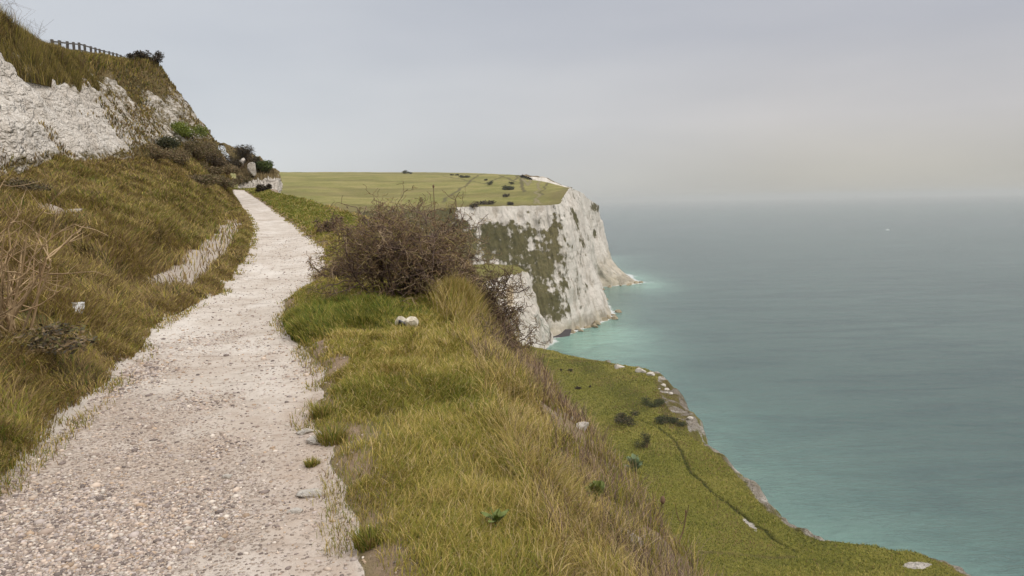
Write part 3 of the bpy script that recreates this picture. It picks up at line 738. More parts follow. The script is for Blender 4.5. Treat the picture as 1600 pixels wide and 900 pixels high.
# verge turf
edgeR = (Gc[..., 0] - prx[:-1, None])
ragged = fbm(Gc[..., 0] * 2.3, Gc[..., 1] * 2.3, 1.2, o=3)
wv = cb('V', 'PR') * dens * sstep(.02, .28, edgeR + .6 * (ragged - .5)) * (.25 + .75 * sstep(.30, .42, ragged))
N = 300000
p, r_, c_ = scatter(N, wv)
n1 = fbm(p[:, 0] * .9, p[:, 1] * .9, 3, o=3); n2 = fbm(p[:, 0] * 2.5, p[:, 1] * 2.5, 8, o=3)
n6 = fbm(p[:, 0] * 4, p[:, 1] * 4, 2, o=2)
H = (.035 + .13 * n2 * n6 + .09 * RNG.random(N) ** 2) * (1 + .6 * sstep(14, 30, p[:, 1])) * (.55 + .45 * sstep(0, .5, p[:, 0] - prx[r_]))
az = 2 * math.pi * fbm(p[:, 0] * 1.6, p[:, 1] * 1.6, 21, o=2) * 2 + RNG.normal(0, 1.3, N)
Ct = pick(N, [(GREEN, .5 + 1.6 * sstep(.4, .6, n1)), (OLIVE, 1.3), (STRAW, .30 + .6 * sstep(.5, .7, n2)), (TAN, .2), (LUSH, .5 * sstep(.5, .7, n1) + 1.2 * sstep(20, 30, p[:, 1]))])
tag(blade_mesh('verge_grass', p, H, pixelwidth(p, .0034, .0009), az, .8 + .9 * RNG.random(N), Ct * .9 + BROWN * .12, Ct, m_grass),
    'short olive and straw turf on the flat verge between path and cliff edge', 'grass', kind='stuff')

# long straw grass along the cliff edge
we = cb('edge2', 'verge') * dens * (1 + 2.5 * np.exp(-(((Gc[..., 0] + .75) / .55) ** 2 + ((Gc[..., 1] - 10.2) / 1.3) ** 2))) * (cim > idx['edge2']) * (.06 + .10 * sstep(idx['edge2'], idx['mid'], cim) + .9 * sstep(idx['mid'] - 2, idx['V'], cim)) * (1 - sstep(idx['V'] - 7, idx['V'] + 6, cim)) * (.10 + .90 * sstep(.40, .56, fbm(Gc[..., 0] * 1.7, Gc[..., 1] * 1.7, 9.2, o=3))) * (Gc[..., 1] < 40)
N = 90000
p, r_, c_ = scatter(N, we)
n1 = fbm(p[:, 0] * 1.1, p[:, 1] * 1.1, 3, o=3); n2 = fbm(p[:, 0] * 2.2, p[:, 1] * 2.2, 18, o=3)
dv = sstep(idx['V'], idx['mid'], c_)     # 1 on the brown slope
onslope = 1 - sstep(idx['mid'] - 3, idx['mid'] + 6, c_)
H = .05 + .16 * n2 ** 1.3 + .15 * RNG.random(N) ** 2
tl = np.exp(-(((p[:, 0] + .75) / .55) ** 2 + ((p[:, 1] - 10.2) / 1.3) ** 2)); H += .42 * tl * RNG.uniform(.5, 1, N)
az = -.5 + 2.4 * (fbm(p[:, 0] * 2.0, p[:, 1] * 2.0, 5, o=2) - .5) * 5 + RNG.normal(0, 1.2, N)
Ct = pick(N, [(STRAW, 1.0 * (1 - .55 * onslope)), (TAN, .6), (OLIVE, .9), (GREEN, .45), (BROWN, .2 + 1.0 * onslope), (np.array([.27, .185, .135]), 1.2 * onslope)])
tag(blade_mesh('straw_grass', p, H * (1 - .45 * onslope), pixelwidth(p, .004, .001), az, (.6 + 1.1 * RNG.random(N)) * (1 - .5 * tl), Ct * .85, Ct, m_grass),
    'long dry straw coloured grass along the cliff edge', 'grass', kind='stuff')

# dry stems and dead weeds on the brown slope
wd_ = cb('edge2', 'V') * dens * (Gc[..., 1] < 30) * sstep(.40, .62, fbm(Gc[..., 0] * 2.2, Gc[..., 1] * 2.2, 5.5, o=3))
N = 42000
p, r_, c_ = scatter(N, wd_)
n2 = fbm(p[:, 0] * 3, p[:, 1] * 3, 18, o=3); n3_ = fbm(p[:, 0] * 1.2, p[:, 1] * 1.2, 48, o=2)
Ct = pick(N, [(np.array([.30, .205, .15]), 1.3), (np.array([.20, .135, .10]), 1), (TAN, .8), (STRAW, .5), (OLIVE, 2.2 * sstep(.52, .66, n3_)), (GREEN, 1.6 * sstep(.56, .68, n3_)), (np.array([.11, .075, .06]), .8)])
tag(blade_mesh('dry_weeds', p, .05 + .20 * n2 + .20 * RNG.random(N) ** 3, pixelwidth(p, .0035, .0009), RNG.random(N) * 6.283, .3 + 1.2 * RNG.random(N), Ct * .9, Ct, m_grass),
    'dead brown weeds and dry stems on the bare slope beyond the cliff edge', 'weeds', kind='stuff')

# thin ragged grass creeping onto both edges of the path
ex_ = np.minimum(np.abs(Gc[..., 0] - prx[:-1, None]), np.abs(Gc[..., 0] - plx[:-1, None]))
wq = cb('verge', 'shelf') * dens * (1 - sstep(.03, .26, ex_)) * sstep(.46, .58, fbm(Gc[..., 0] * 3.1, Gc[..., 1] * 2.3, 15.2, o=3)) * (Gc[..., 1] < 45)
N = 16000
p, r_, c_ = scatter(N, wq)
Ct = pick(N, [(GREEN, 1), (OLIVE, 1.4), (STRAW, .8), (BROWN, .6)])
tag(blade_mesh('edge_grass', p, .02 + .09 * RNG.random(N) ** 1.5, pixelwidth(p, .0036, .0009), RNG.random(N) * 6.283, .5 + 1.1 * RNG.random(N), Ct * .85, Ct, m_grass),
    'thin ragged grass creeping onto the worn edges of the path', 'grass', kind='stuff')

# lush tuft at the foot of the thorn bush, beside the path
bx0, by0 = P(545, 500, Y=9.6)[:2]
wl = cb('mid', 'PR') * (1 - sstep(.55, 1.15, np.hypot((Gc[..., 0] - bx0) / 1.05, (Gc[..., 1] - by0) / 1.25) + .35 * (ragged - .5)))
N = 30000
p, r_, c_ = scatter(N, wl)
n2 = fbm(p[:, 0] * 2.2, p[:, 1] * 2.2, 28, o=3)
fall = 1 - sstep(.35, 1.1, np.hypot((p[:, 0] - bx0) / 1.05, (p[:, 1] - by0) / 1.25))
n7 = fbm(p[:, 0] * 5, p[:, 1] * 5, 3, o=2)
Ct = pick(N, [(LUSH, .8 * fall + .2), (GREEN, 1.5), (OLIVE, 1.5 - .5 * fall), (STRAW, .5 - .2 * fall), (np.array([.06, .095, .025]), .6)])
tag(blade_mesh('lush_grass', p, (.05 + (.36 * n2 * (.4 + n7) + .12 * RNG.random(N) ** 2) * (.25 + .75 * fall)), pixelwidth(p, .0048), 2.6 + RNG.normal(0, 1.2, N) + 6 * (n2 - .5), .5 + 1.0 * RNG.random(N), Ct * .8, Ct, m_grass),
    'tall lush green grass clump at the foot of the thorn bush', 'grass', kind='stuff')

# bank grass on the left
sk = cellmean(strip)
bare = cellmean(fbm(x0 * .8, y0 * .8, 14, o=3))
edgeL = plx[:-1, None] - Gc[..., 0]
wb = cb('PL', 'B') * dens * (1 + 1.6 * (1 - sstep(.1, .5, edgeL))) * (1 - .97 * sk) * sstep(-.05, .14, edgeL + .35 * (ragged - .5)) * (.2 + .8 * sstep(.27, .36, bare))
N = 420000
p, r_, c_ = scatter(N, wb)
n1 = fbm(p[:, 0] * .35, p[:, 1] * .3, 13, o=4); n2 = fbm(p[:, 0] * 1.3, p[:, 1] * 1.2, 18, o=3)
upb = sstep(idx['bank'] - 10, idx['B'], c_) * sstep(18, 34, p[:, 1])
n5 = fbm(p[:, 0] * 2.6, p[:, 1] * 2.4, 44, o=2)
H = .07 + .30 * n2 * (.5 + .9 * n1) * (.5 + n5) + .16 * RNG.random(N) ** 2
H *= .35 + .65 * sstep(0, .7, (plx[r_] - p[:, 0]))
az = -.3 + 5.0 * (fbm(p[:, 0] * 1.1, p[:, 1] * 1.0, 31, o=3) - .5) * 3 + RNG.normal(0, 1.0, N)
Ct = pick(N, [(GREEN, .9 * sstep(.45, .6, n1)), (OLIVE, 1.0), (STRAW, .40 + .5 * upb), (np.array([.085, .07, .03]), 1.5 * sstep(.55, .72, n5)), (np.array([.30, .215, .095]), 1.1), (BROWN, .7 + .9 * upb + .8 * sstep(.5, .35, n1)), (LUSH, .25 * sstep(.54, .62, n2))])
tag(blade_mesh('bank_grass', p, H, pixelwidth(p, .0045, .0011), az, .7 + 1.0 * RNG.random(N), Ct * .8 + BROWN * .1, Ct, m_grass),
    'long tousled olive and brown grass covering the bank left of the path', 'grass', kind='stuff')

# rough grass on the chalk face's top and the hill
cveg = cellmean(vegA)
patch = cellmean(fbm(x0 * .7, y0 * .7, z0 * .7 + 4, o=4))
farside = sstep(28, 44, Gc[..., 1]); wc = (3.0 * cb('cl', 'T2') * sstep(.72, .86, cellmean(hfrac + .35 * (fbm(y0 * .9, 3, o=3) - .5))) * (Gc[..., 1] < 40) + cb('B', 'T') * sstep(.46, .62, cveg + 1.6 * (patch - .5)) * .8 + cb('T', 'H2') * 1.0) * dens * (Gc[..., 1] < 84)
N = 200000
p, r_, c_ = scatter(N, wc)
n2 = fbm(p[:, 0] * .7, p[:, 1] * .7, 18, o=3)
ontop = sstep(idx['cl'] + 60, idx['T'], c_)
tall = ontop * (c_ < idx['H']) * (1 - sstep(26, 38, p[:, 1]))
H = (.14 + .30 * n2) * (1 - .4 * (1 - ontop)) + .42 * tall * n2 + .2 * ontop * n2
oc_ = ontop * .7 + .3
Ct = pick(N, [(OLIVE, 1.1 * oc_), (GREEN, .4 * oc_), (STRAW, .5 + .4 * ontop), (np.array([.27, .19, .08]), 1.0), (BROWN, .7), (np.array([.09, .09, .035]), .5)])
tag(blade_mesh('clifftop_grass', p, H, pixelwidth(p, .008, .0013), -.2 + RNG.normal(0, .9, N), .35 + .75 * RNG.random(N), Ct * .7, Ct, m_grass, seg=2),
    'rough brown and olive grass on top of the chalk face', 'grass', kind='stuff')

# tufts on the undercliff terrace
tA = np.linalg.norm(np.cross(TG[1:, :-1] - TG[:-1, :-1], TG[:-1, 1:] - TG[:-1, :-1]), axis=-1)
tC = .25 * (TG[1:, 1:] + TG[:-1, :-1] + TG[1:, :-1] + TG[:-1, 1:])
tpx, tpy = proj(tC.reshape(-1, 3)); tpx = tpx.reshape(tA.shape); tpy = tpy.reshape(tA.shape)
tmask = (tpx > 700) & (tpx < 1700) & (tpy < 960) & (tC[..., 1] > 60)
tw = cellmean(onTop) * sstep(.55, .8, cellmean(tv)) / np.linalg.norm(tC - CAM, axis=-1) ** 1.3 * (1 - .9 * cellmean(trackclear))
N = 130000
p, r_, c_ = scatter(N, tw, TG, tA, tmask)
n1 = fbm(p[:, 0] * .05, p[:, 1] * .05, 3, o=3); n2 = fbm(p[:, 0] * .4, p[:, 1] * .4, 3, o=3)
b4 = br[r_, c_]
Ct = pick(N, [(np.array([.16, .16, .028]), 1), (np.array([.25, .23, .042]), 1.3), (np.array([.36, .30, .085]), 1.3 * sstep(.42, .62, n1) + .15), (np.array([.11, .125, .024]), 1.2 * (1 - sstep(.36, .52, n1))), (BROWN, .12 + 1.5 * b4 + 1.3 * sstep(.56, .68, fbm(p[:, 0] * .12, p[:, 1] * .12, 9, o=4))), (np.array([.10, .105, .03]), 1.6 * sstep(.56, .66, fbm(p[:, 0] * .09, p[:, 1] * .09, 29, o=4)))], .14)
tag(blade_mesh('terrace_grass', p, .10 + .40 * n2 * (.4 + 1.2 * n1) + .15 * RNG.random(N), pixelwidth(p, .05, .0010), RNG.random(N) * 6.3, .8 + .8 * RNG.random(N), Ct, Ct * 1.08, m_grass, seg=2),
    'yellow green turf on the grassy terrace far below the path', 'grass', kind='stuff')

# ------------------------------------------------------------------ pebbles on the path
def ico(sub=1):
    bm = bmesh.new(); bmesh.ops.create_icosphere(bm, subdivisions=sub, radius=1)
    V = np.array([v.co[:] for v in bm.verts]); Fc = np.array([[v.index for v in f.verts] for f in bm.faces]); bm.free()
    return V, Fc
IV, IF = ico(1)
pc = cellmean(pebA) * (.25 + 1.1 * sstep(.38, .58, cellmean(fbm(x0 * 1.6, y0 * 1.1, 33, o=4))))
wp = (cb('PR', 'PL') * (.035 + pc ** 1.4) / np.maximum(cdist, 3) ** .9 + cb('kerb', 'PR') * .02 / np.maximum(cdist, 3)) * (Gc[..., 1] < 26)
N = 70000
p, _, _ = scatter(N, wp)
size = np.exp(RNG.normal(math.log(.0062), .45, N)) * np.clip(np.linalg.norm(p - CAM, axis=1) / 6, .95, 1.3)
size = np.minimum(size, .035)
rz = RNG.random(N) * 6.28
sc = np.stack([size * RNG.uniform(.9, 1.5, N), size * RNG.uniform(.7, 1.1, N), size * RNG.uniform(.45, .8, N)], 1)
V = IV[None] * sc[:, None, :] * RNG.uniform(.85, 1.15, (N, len(IV), 1))
c_, s_ = np.cos(rz)[:, None], np.sin(rz)[:, None]
V = np.stack([V[..., 0] * c_ - V[..., 1] * s_, V[..., 0] * s_ + V[..., 1] * c_, V[..., 2]], -1) + (p + np.stack([0 * size, 0 * size, sc[:, 2] * .15], 1))[:, None]
Cp = pick(N, [(np.array([.34, .265, .215]), 1), (np.array([.47, .375, .30]), 1), (np.array([.19, .15, .13]), .9), (np.array([.44, .37, .33]), .9), (np.array([.54, .47, .40]), .5), (np.array([.40, .29, .20]), .3)])
m_peb = mat_col('pebble_stone', .7, .25, 0.0)
tag(mesh_obj('pebbles', V.reshape(-1, 3), [(IF[None] + (np.arange(N) * len(IV))[:, None, None]).reshape(-1, 3)], m_peb, smooth=True, cols={'Col': np.repeat(Cp, len(IV), 0)}),
    'beige, pink and grey pebbles strewn over the chalk path', 'pebbles', kind='stuff')

# ------------------------------------------------------------------ plants made of twigs and leaves
def tubes(paths, r0, r1, k=4):
    """paths (N, n, 3); radius from r0 to r1 (N,)."""
    paths = np.asarray(paths, float); N, n, _ = paths.shape
    tan = np.gradient(paths, axis=1); tan /= np.maximum(np.linalg.norm(tan, axis=-1, keepdims=True), 1e-9)
    ref = np.where(np.abs(tan[..., 2:3]) > .9, np.array([1., 0, 0]), np.array([0, 0, 1.]))
    a = np.cross(tan, ref); a /= np.maximum(np.linalg.norm(a, axis=-1, keepdims=True), 1e-9); b = np.cross(tan, a)
    tt = np.linspace(0, 1, n)[None, :]
    rr = (np.asarray(r0)[:, None] * (1 - tt) + np.asarray(r1)[:, None] * tt)[..., None]
    V = np.stack([paths + rr * (a * math.cos(6.2832 * j / k) + b * math.sin(6.2832 * j / k)) for j in range(k)], 2)
    i = np.arange(N * n * k).reshape(N, n, k)
    q = np.stack([i[:, :-1], i[:, 1:], np.roll(i[:, 1:], -1, 2), np.roll(i[:, :-1], -1, 2)], -1).reshape(-1, 4)
    cap = i[:, -1] if k in (3, 4) else np.zeros((0, 3), int)
    return V.reshape(-1, 3), [q, cap]

def grow(nst, L, spread, levels, kids, wander=.22, drift=(0, 0, 0), upb=.25, seed=1, npt=6, ratio=.62, rad=.016, base_r=.12):
    """Twig paths from a common base at the origin, by level."""
    R = np.random.default_rng(seed); out = [[] for _ in range(levels)]; drift = np.array(drift, float)
    def path(p, d, l, wd):
        pts = [p]
        for _ in range(npt - 1):
            d = d + R.normal(0, wd, 3) + drift * .25 + np.array([0, 0, upb * .12]); d = d / np.linalg.norm(d)
            p = p + d * l / (npt - 1); pts.append(p)
        return np.array(pts)
    def rec(lv, p, d, l, r):
        pts = path(p, d, l, wander * (1 + .5 * lv)); out[lv].append((pts, r, r * .45))
        if lv + 1 >= levels: return
        for _ in range(R.integers(max(1, kids[lv] - 1), kids[lv] + 2)):
            t_ = R.uniform(.25, 1); f = t_ * (npt - 1); i_ = min(int(f), npt - 2)
            q = pts[i_] * (1 - f + i_) + pts[i_ + 1] * (f - i_)
            dd_ = pts[i_ + 1] - pts[i_]; dd_ /= np.linalg.norm(dd_)
            v = R.normal(0, 1, 3); v -= dd_ * (v @ dd_); v /= np.linalg.norm(v); a_ = R.uniform(.5, 1.25)
            rec(lv + 1, q, dd_ * math.cos(a_) + v * math.sin(a_), l * ratio * R.uniform(.65, 1.2), r * .55)
    for k in range(nst):
        a_ = R.random() * 6.283; s = spread * math.sqrt(R.random())
        d = np.array([math.cos(a_) * math.sin(s), math.sin(a_) * math.sin(s), math.cos(s)]) + drift * .5
        rec(0, np.array([R.normal(0, base_r), R.normal(0, base_r), -.05]), d / np.linalg.norm(d), L * R.uniform(.7, 1.15), rad)
    return out

def leaf_mesh(name, Pn, size, C, mat, parent, flat=.5):
    N = len(Pn); size = np.broadcast_to(size, (N,))
    a = RNG.normal(0, 1, (N, 3)); a[:, 2] *= flat; a /= np.linalg.norm(a, axis=1, keepdims=True)
    b = RNG.normal(0, 1, (N, 3)); b -= a * (a * b).sum(1, keepdims=True); b /= np.linalg.norm(b, axis=1, keepdims=True)
    s = size[:, None]
    V = np.stack([Pn - a * s, Pn + b * s * .45, Pn + a * s, Pn - b * s * .45], 1).reshape(-1, 3)
    return mesh_obj(name, V, [(np.arange(N) * 4)[:, None] + np.arange(4)[None]], mat, parent, smooth=False, cols={'Col': np.repeat(C, 4, 0)})

def mat_twig(name, c): return mat_plain(name, c, .85, .4, 14, .15)
m_twig = mat_twig('thorn_twig', (.15, .098, .075))
m_twig_grey = mat_twig('grey_twig', (.25, .185, .14))
m_tan = mat_twig('dry_stem', (.38, .27, .155))
m_brown = mat_twig('brown_stem', (.16, .10, .06))
m_leaf = mat_col('leaf', .6, .3, .2)

def twig_part(name, lv, mat, parent, k=4, rmin=0.0):
    if not lv: return None
    V, Fc = tubes(np.stack([a for a, _, _ in lv]), np.maximum([b for _, b, _ in lv], rmin), np.maximum([c for _, _, c in lv], rmin * .8), k)
    return mesh_obj(name, V, Fc, mat, parent)

def branch_mesh(name, groups, mat, parent):
    """One connected mesh of branches; groups: (paths with radii, colours per path, sides, least radius)."""
    Vs, Fq, Ft, Cs, n0 = [], [], [], [], 0
    for lv, cols, k, rmin in groups:
        if not lv: continue
        V, Fc = tubes(np.stack([a for a, _, _ in lv]), np.maximum([b for _, b, _ in lv], rmin), np.maximum([c for _, _, c in lv], rmin * .8), k)
        Cs.append(np.repeat(cols, len(V) // len(lv), 0)); Vs.append(V)
        for f in Fc:
            if len(f): (Fq if f.shape[1] == 4 else Ft).append(np.asarray(f) + n0)
        n0 += len(V)
    fs = [np.concatenate(x) for x in (Fq, Ft) if x]
    return mesh_obj(name, np.concatenate(Vs), fs, mat, parent, cols={'Col': np.concatenate(Cs)})
m_bark = mat_col('bark', .85, .15, 0.0)

def thorn_bush(loc, scale, label, seed, nst=9, spread=1.05, drift=(0, 0, 0), levels=5, kids=(5, 5, 4, 3), L=1.0, leaves=0, group='bare thorn bushes on the cliff edge', dark=1.0):
    loc = np.asarray(loc, float)
    o = empty('thorn_bush', loc, label, 'bush', group)
    g = grow(nst, L * scale, spread, levels, kids, .24, drift, .15, seed, rad=.019 * scale)
    d = np.linalg.norm(loc - CAM)
    fine = [x for lv in g[3:] for x in lv]
    def cl(n, base): return pick(n, [(np.array(base) * dark, 1)])
    gf = pick(len(fine), [(np.array([.23, .15, .085]) * dark, 1.4), (np.array([.34, .25, .16]) * dark, .8), (np.array([.14, .088, .06]) * dark, .7), (np.array([.30, .24, .09]) * dark, .6)])
    branch_mesh('branches', [(g[0] + g[1], cl(len(g[0] + g[1]), (.13, .09, .07)), 5, .0006 * d), (g[2], cl(len(g[2]), (.14, .095, .075)), 4, .0004 * d), (fine, gf, 3, .00032 * d)], m_bark, o)
    if leaves:
        ends = np.array([a[k_] for a, _, _ in fine for k_ in (2, 4)])
        e = ends[RNG.integers(0, len(ends), leaves)] + RNG.normal(0, .012, (leaves, 3))
        leaf_mesh('leaves', e, .008 + .008 * RNG.random(leaves), pick(leaves, [(OLIVE, 1), (GREEN, .6), (np.array([.22, .15, .03]), .6), (BROWN, 1)]), m_leaf, o)
    return o

def gp(px, py, dz=0.0):
    h = hit(px, py)
    return h + np.array([0, 0, dz]) if h is not None else None

def rim(px, py):
    while True:
        h = hit(px, py)
        if h is not None and np.linalg.norm(h - CAM) < 30: return h
        px -= 3

def on_ground(x, y): return np.array([x, y, down(x, y)])

# the big wind-bent thorn bush and its neighbours along the edge
def bush_at(px, py, Y, *a, dz=0.0, **k):
    q_ = P(px, py, Y=Y); return thorn_bush(on_ground(q_[0], q_[1]) + np.array([0, 0, dz]), *a, **k)
bush_at(620, 468, 11.2, .92, 'largest bare brown thorn bush, tangled dome standing beside the path', 6, nst=17, spread=1.0, drift=(0, 0, .03), kids=(6, 5, 4, 2), L=1.34, leaves=2200)
bush_at(664, 462, 11.6, .84, 'brown thorn bush growing into the seaward side of the largest one', 19, nst=12, spread=1.1, drift=(.03, 0, .0), kids=(5, 5, 4, 2), L=1.1, leaves=1500)
bush_at(715, 450, 11.6, .66, 'dark thorn bush behind the tall straw grass, seaward of the two big ones', 9, nst=9, spread=1.2, drift=(.08, 0, -.02), kids=(5, 5, 4, 3), dark=.85)
bush_at(748, 455, 11.3, .66, 'low dark thorn bush trailing over the cliff edge behind the straw grass', 13, nst=9, spread=1.2, drift=(.13, -.1, -.04), kids=(5, 5, 4, 2), dark=.75)
bush_at(785, 520, 8.8, .42, 'smallest thorn bush, reddish brown, on the cliff rim in front of the chalk spur', 17, nst=9, spread=1.2, drift=(.12, -.12, -.05), levels=4, kids=(5, 5, 5), dark=.8)
bush_at(512, 330, 24, .62, 'small distant thorn bush left of the largest one, against the green downs', 22, nst=18, spread=1.25, drift=(0, 0, 0), levels=4, kids=(5, 5, 4), L=.8)
bush_at(545, 408, 14.0, .40, 'thin green tinged thorn bush by the bend of the path', 25, nst=12, spread=1.25, drift=(-.05, 0, 0), levels=4, kids=(5, 5, 4), leaves=900)
b7 = P(768, 470, Y=11.2); thorn_bush(np.array([b7[0], b7[1], 69.4]), .62, 'dark bramble-like thorn bush hanging below the rim beside the chalk spur', 27, nst=9, spread=1.2, drift=(.1, -.1, -.03), kids=(5, 5, 4, 2), dark=.75)

# tan dry shrub on the bank at the left edge
q = gp(12, 530)
o = empty('dry_shrub', q, 'tall tan shrub of bare dry stalks on the bank at the left', 'shrub')
g = grow(17, 1.1, .95, 3, (4, 3), .09, (.12, 0, .04), .5, 31, rad=.0135, base_r=.06, ratio=.5)
branch_mesh('stalks', [(g[k_], pick(len(g[k_]), [(np.array([.40, .285, .165]), 1), (np.array([.32, .22, .125]), .6)]), 5 - k_, (.0, .002, .0016)[k_]) for k_ in range(3)], m_bark, o)

# dark scrub at the foot of the chalk face and bracken on the bank
def leafy(name, loc, r, nleaf, size, cols, label, group=None, seed=0, stems=6, cat='shrub', core=.55, lumps=7, mstem=None):
    """A shrub of many small leaves in several lumps round real stems."""
    R = np.random.default_rng(seed); loc = np.asarray(loc, float); r = np.asarray(r, float)
    o = empty(name, loc, label, cat, group)
    cs = R.normal(0, .42, (lumps, 3)); cs[:, 2] = np.abs(cs[:, 2]) * .9 + .35; rs_ = R.uniform(.35, .62, lumps)
    k = R.integers(0, lumps, nleaf); d = R.normal(0, 1, (nleaf, 3)); d /= np.linalg.norm(d, axis=1, keepdims=True)
    p = cs[k] + d * (rs_[k] * R.random(nleaf) ** core)[:, None]
    p[:, 2] = np.abs(p[:, 2]); p = p * r * np.array([1, 1, .8]) + R.normal(0, size * .5, (nleaf, 3))
    leaf_mesh('foliage', p, size * R.uniform(.6, 1.4, nleaf), pick(nleaf, cols), m_leaf, o)
    ps = np.stack([np.stack([np.array([0, 0, -.1 * r[2]]) * (1 - t_) + cs[j % lumps] * r * np.array([1, 1, .8]) * t_ for t_ in (0, .35, .7, 1)]) for j in range(stems)])
    V, Fc = tubes(ps, np.full(stems, .05 * r[0]), np.full(stems, .015 * r[0]), 4)
    mesh_obj('stem', V, Fc, mstem or m_brown, o)
    return o
DARK = [(np.array([.035, .042, .016]), 1.2), (np.array([.055, .058, .02]), 1), (np.array([.085, .07, .028]), .6)]
DARKB = [(np.array([.045, .035, .022]), 1.2), (np.array([.07, .05, .03]), 1), (np.array([.10, .075, .035]), .4)]
MIDG = [(np.array([.07, .095, .02]), 1), (np.array([.10, .125, .025]), 1), (np.array([.05, .065, .018]), .7)]
BRN = [(np.array([.17, .12, .07]), 1), (np.array([.24, .17, .09]), 1), (np.array([.10, .085, .04]), .8), (np.array([.14, .13, .04]), .7)]
q = gp(284, 205); leafy('ivy_clump', q - np.array([0, 0, .4]), (.85, 1.5, 1.0), 6000, .06, [(np.array([.18, .21, .03]), 1), (np.array([.12, .15, .022]), 1)], 'bright green ivy clump on the far end of the chalk face', None, 3, cat='ivy')
for i_, (a, b, s, lb, cc) in enumerate([
        (262, 238, 1.3, 'dark olive scrub at the base of the chalk face, left of the greyer scrub', DARK),
        (305, 248, 1.6, 'grey brown scrub below the bright green ivy at the cliff base', BRN),
        (335, 262, 1.5, 'dark brown scrub where the bank meets the end of the chalk face', DARKB + BRN[:2]),
        (345, 292, 1.0, 'tan bracken overhanging the far end of the path', BRN),
        (312, 290, 1.1, 'brown bracken on the upper bank above the side strip of bare chalk', BRN)]):
    q = gp(a, b); leafy('scrub_bush', q, (s * .95, s * 1.2, s * .7), 5500, .05, cc, lb, 'scrub along the foot of the chalk face', 40 + i_, 9)
for i_, (a, b, s) in enumerate([(240, 248, .9), (275, 258, 1.0), (322, 240, 1.1), (352, 272, .9), (330, 275, 1.0)]):
    q = gp(a, b)
    if q is not None: leafy('scrub_bush', q, (s, s * 1.3, s * .8), 4000, .05, BRN + [(np.array([.30, .22, .12]), .8)] + [(np.array([.24, .175, .09]), .8)], 'brown twiggy bush in the thicket along the foot of the chalk face', 'thicket at the foot of the chalk face', 90 + i_, 9)
for i_, (a, b, s, lb) in enumerate([(10, 298, .5, 'low dark bramble at the very foot of the pale chalk face'), (28, 545, .42, 'dark brown bramble under the tan dry shrub')]):
    q = gp(a, b); leafy('bramble', q, (s * 1.2, s * 1.2, s * .4), 2600, .022, BRN + DARKB[:1], lb, 'brambles on the bank', 60 + i_)

# tall grassy shrubs at the top of the chalk face
for i_, (a, b, s, lb) in enumerate([(15, 66, 1.45, 'tallest olive brush on top of the chalk face at the corner of the view'), (55, 84, 1.2, 'olive brush on the cliff top beside the tallest one'), (92, 104, 1.0, 'rounded olive brush on the cliff top just below the wooden fence'), (128, 112, .85, 'brown brush on the cliff top below the middle of the fence')]):
    q = gp(a, b)
    if q is None: continue
    o = empty('grass_tussock', q, lb, 'brush', 'brush along the top of the chalk face')
    N = 5200
    ang_ = RNG.random(N) * 6.283; rr = np.sqrt(RNG.random(N)) * s * .85
    pp = np.stack([rr * np.cos(ang_), rr * np.sin(ang_) * 1.1, -.15 * np.ones(N)], 1)
    pp[:, 2] = np.array([(down(q[0] + a_, q[1] + b_) or q[2]) - q[2] for a_, b_ in pp[:, :2]]).clip(-1.6, 1.2) - .06
    hh = s * (.86 - .4 * (rr / s) ** 2) * RNG.uniform(.5, 1.05, N)
    Ct = pick(N, [(OLIVE, 1), (np.array([.21, .155, .055]), 1.2), (STRAW, .4), (np.array([.06, .06, .02]), .8), (BROWN, .5)])
    bo = blade_mesh('blades', pp, hh, .02, ang_ * .5 + RNG.normal(0, .8, N), .15 + .5 * RNG.random(N) * rr / s + .1, Ct * .6, Ct, m_grass, seg=2)
    bo.parent = o
    ns = 14
    ps = np.stack([np.stack([b_ + np.array([RNG.normal(.1, .35) * s * t_, RNG.normal(0, .3) * s * t_, 1.15 * s * t_]) for t_ in (0, .4, .75, 1)]) for b_ in np.zeros((ns, 3))])
    V, Fc = tubes(ps, np.full(ns, .006), np.full(ns, .003), 3); mesh_obj('stalks', V, Fc, m_brown, o)

# dark bushes on the skyline and the outcrop
for (a, b, s, lb, cc) in [(211, 94, .62, 'dark bush on the hill skyline just past the fence', DARKB), (224, 93, .35, 'smallest dark bush on the hill skyline, between two others', DARK), (236, 96, .75, 'dark rounded bush at the brow of the hill above the slope', DARKB)]:
    q = gp(a, b + 2)
    if q is not None: leafy('hill_bush', q, (s, s, s), 1500, .07, cc, lb, 'dark bushes on the hill skyline', int(a))
for (a, b, s, lb, cc) in [(368, 262, 1.9, 'dark purple brown bush on the outcrop, against the end of the chalk face', DARKB), (386, 246, 1.7, 'dark bush leaning over the white boulder on the outcrop', DARKB), (402, 258, 1.0, 'dark green bush right of the white boulder on the outcrop', DARK), (414, 264, 1.1, 'green bush at the seaward end of the outcrop', MIDG), (375, 283, .9, 'brown bush low on the outcrop above the path end', BRN), (411, 296, .6, 'small brown bush in front of the blocky chalk outcrop', DARKB)]:
    q = gp(a, b + 4)
    if q is not None: leafy('outcrop_bush', q, (s, s, s), 2600, .09, cc, lb, 'bushes on the outcrop', int(a))

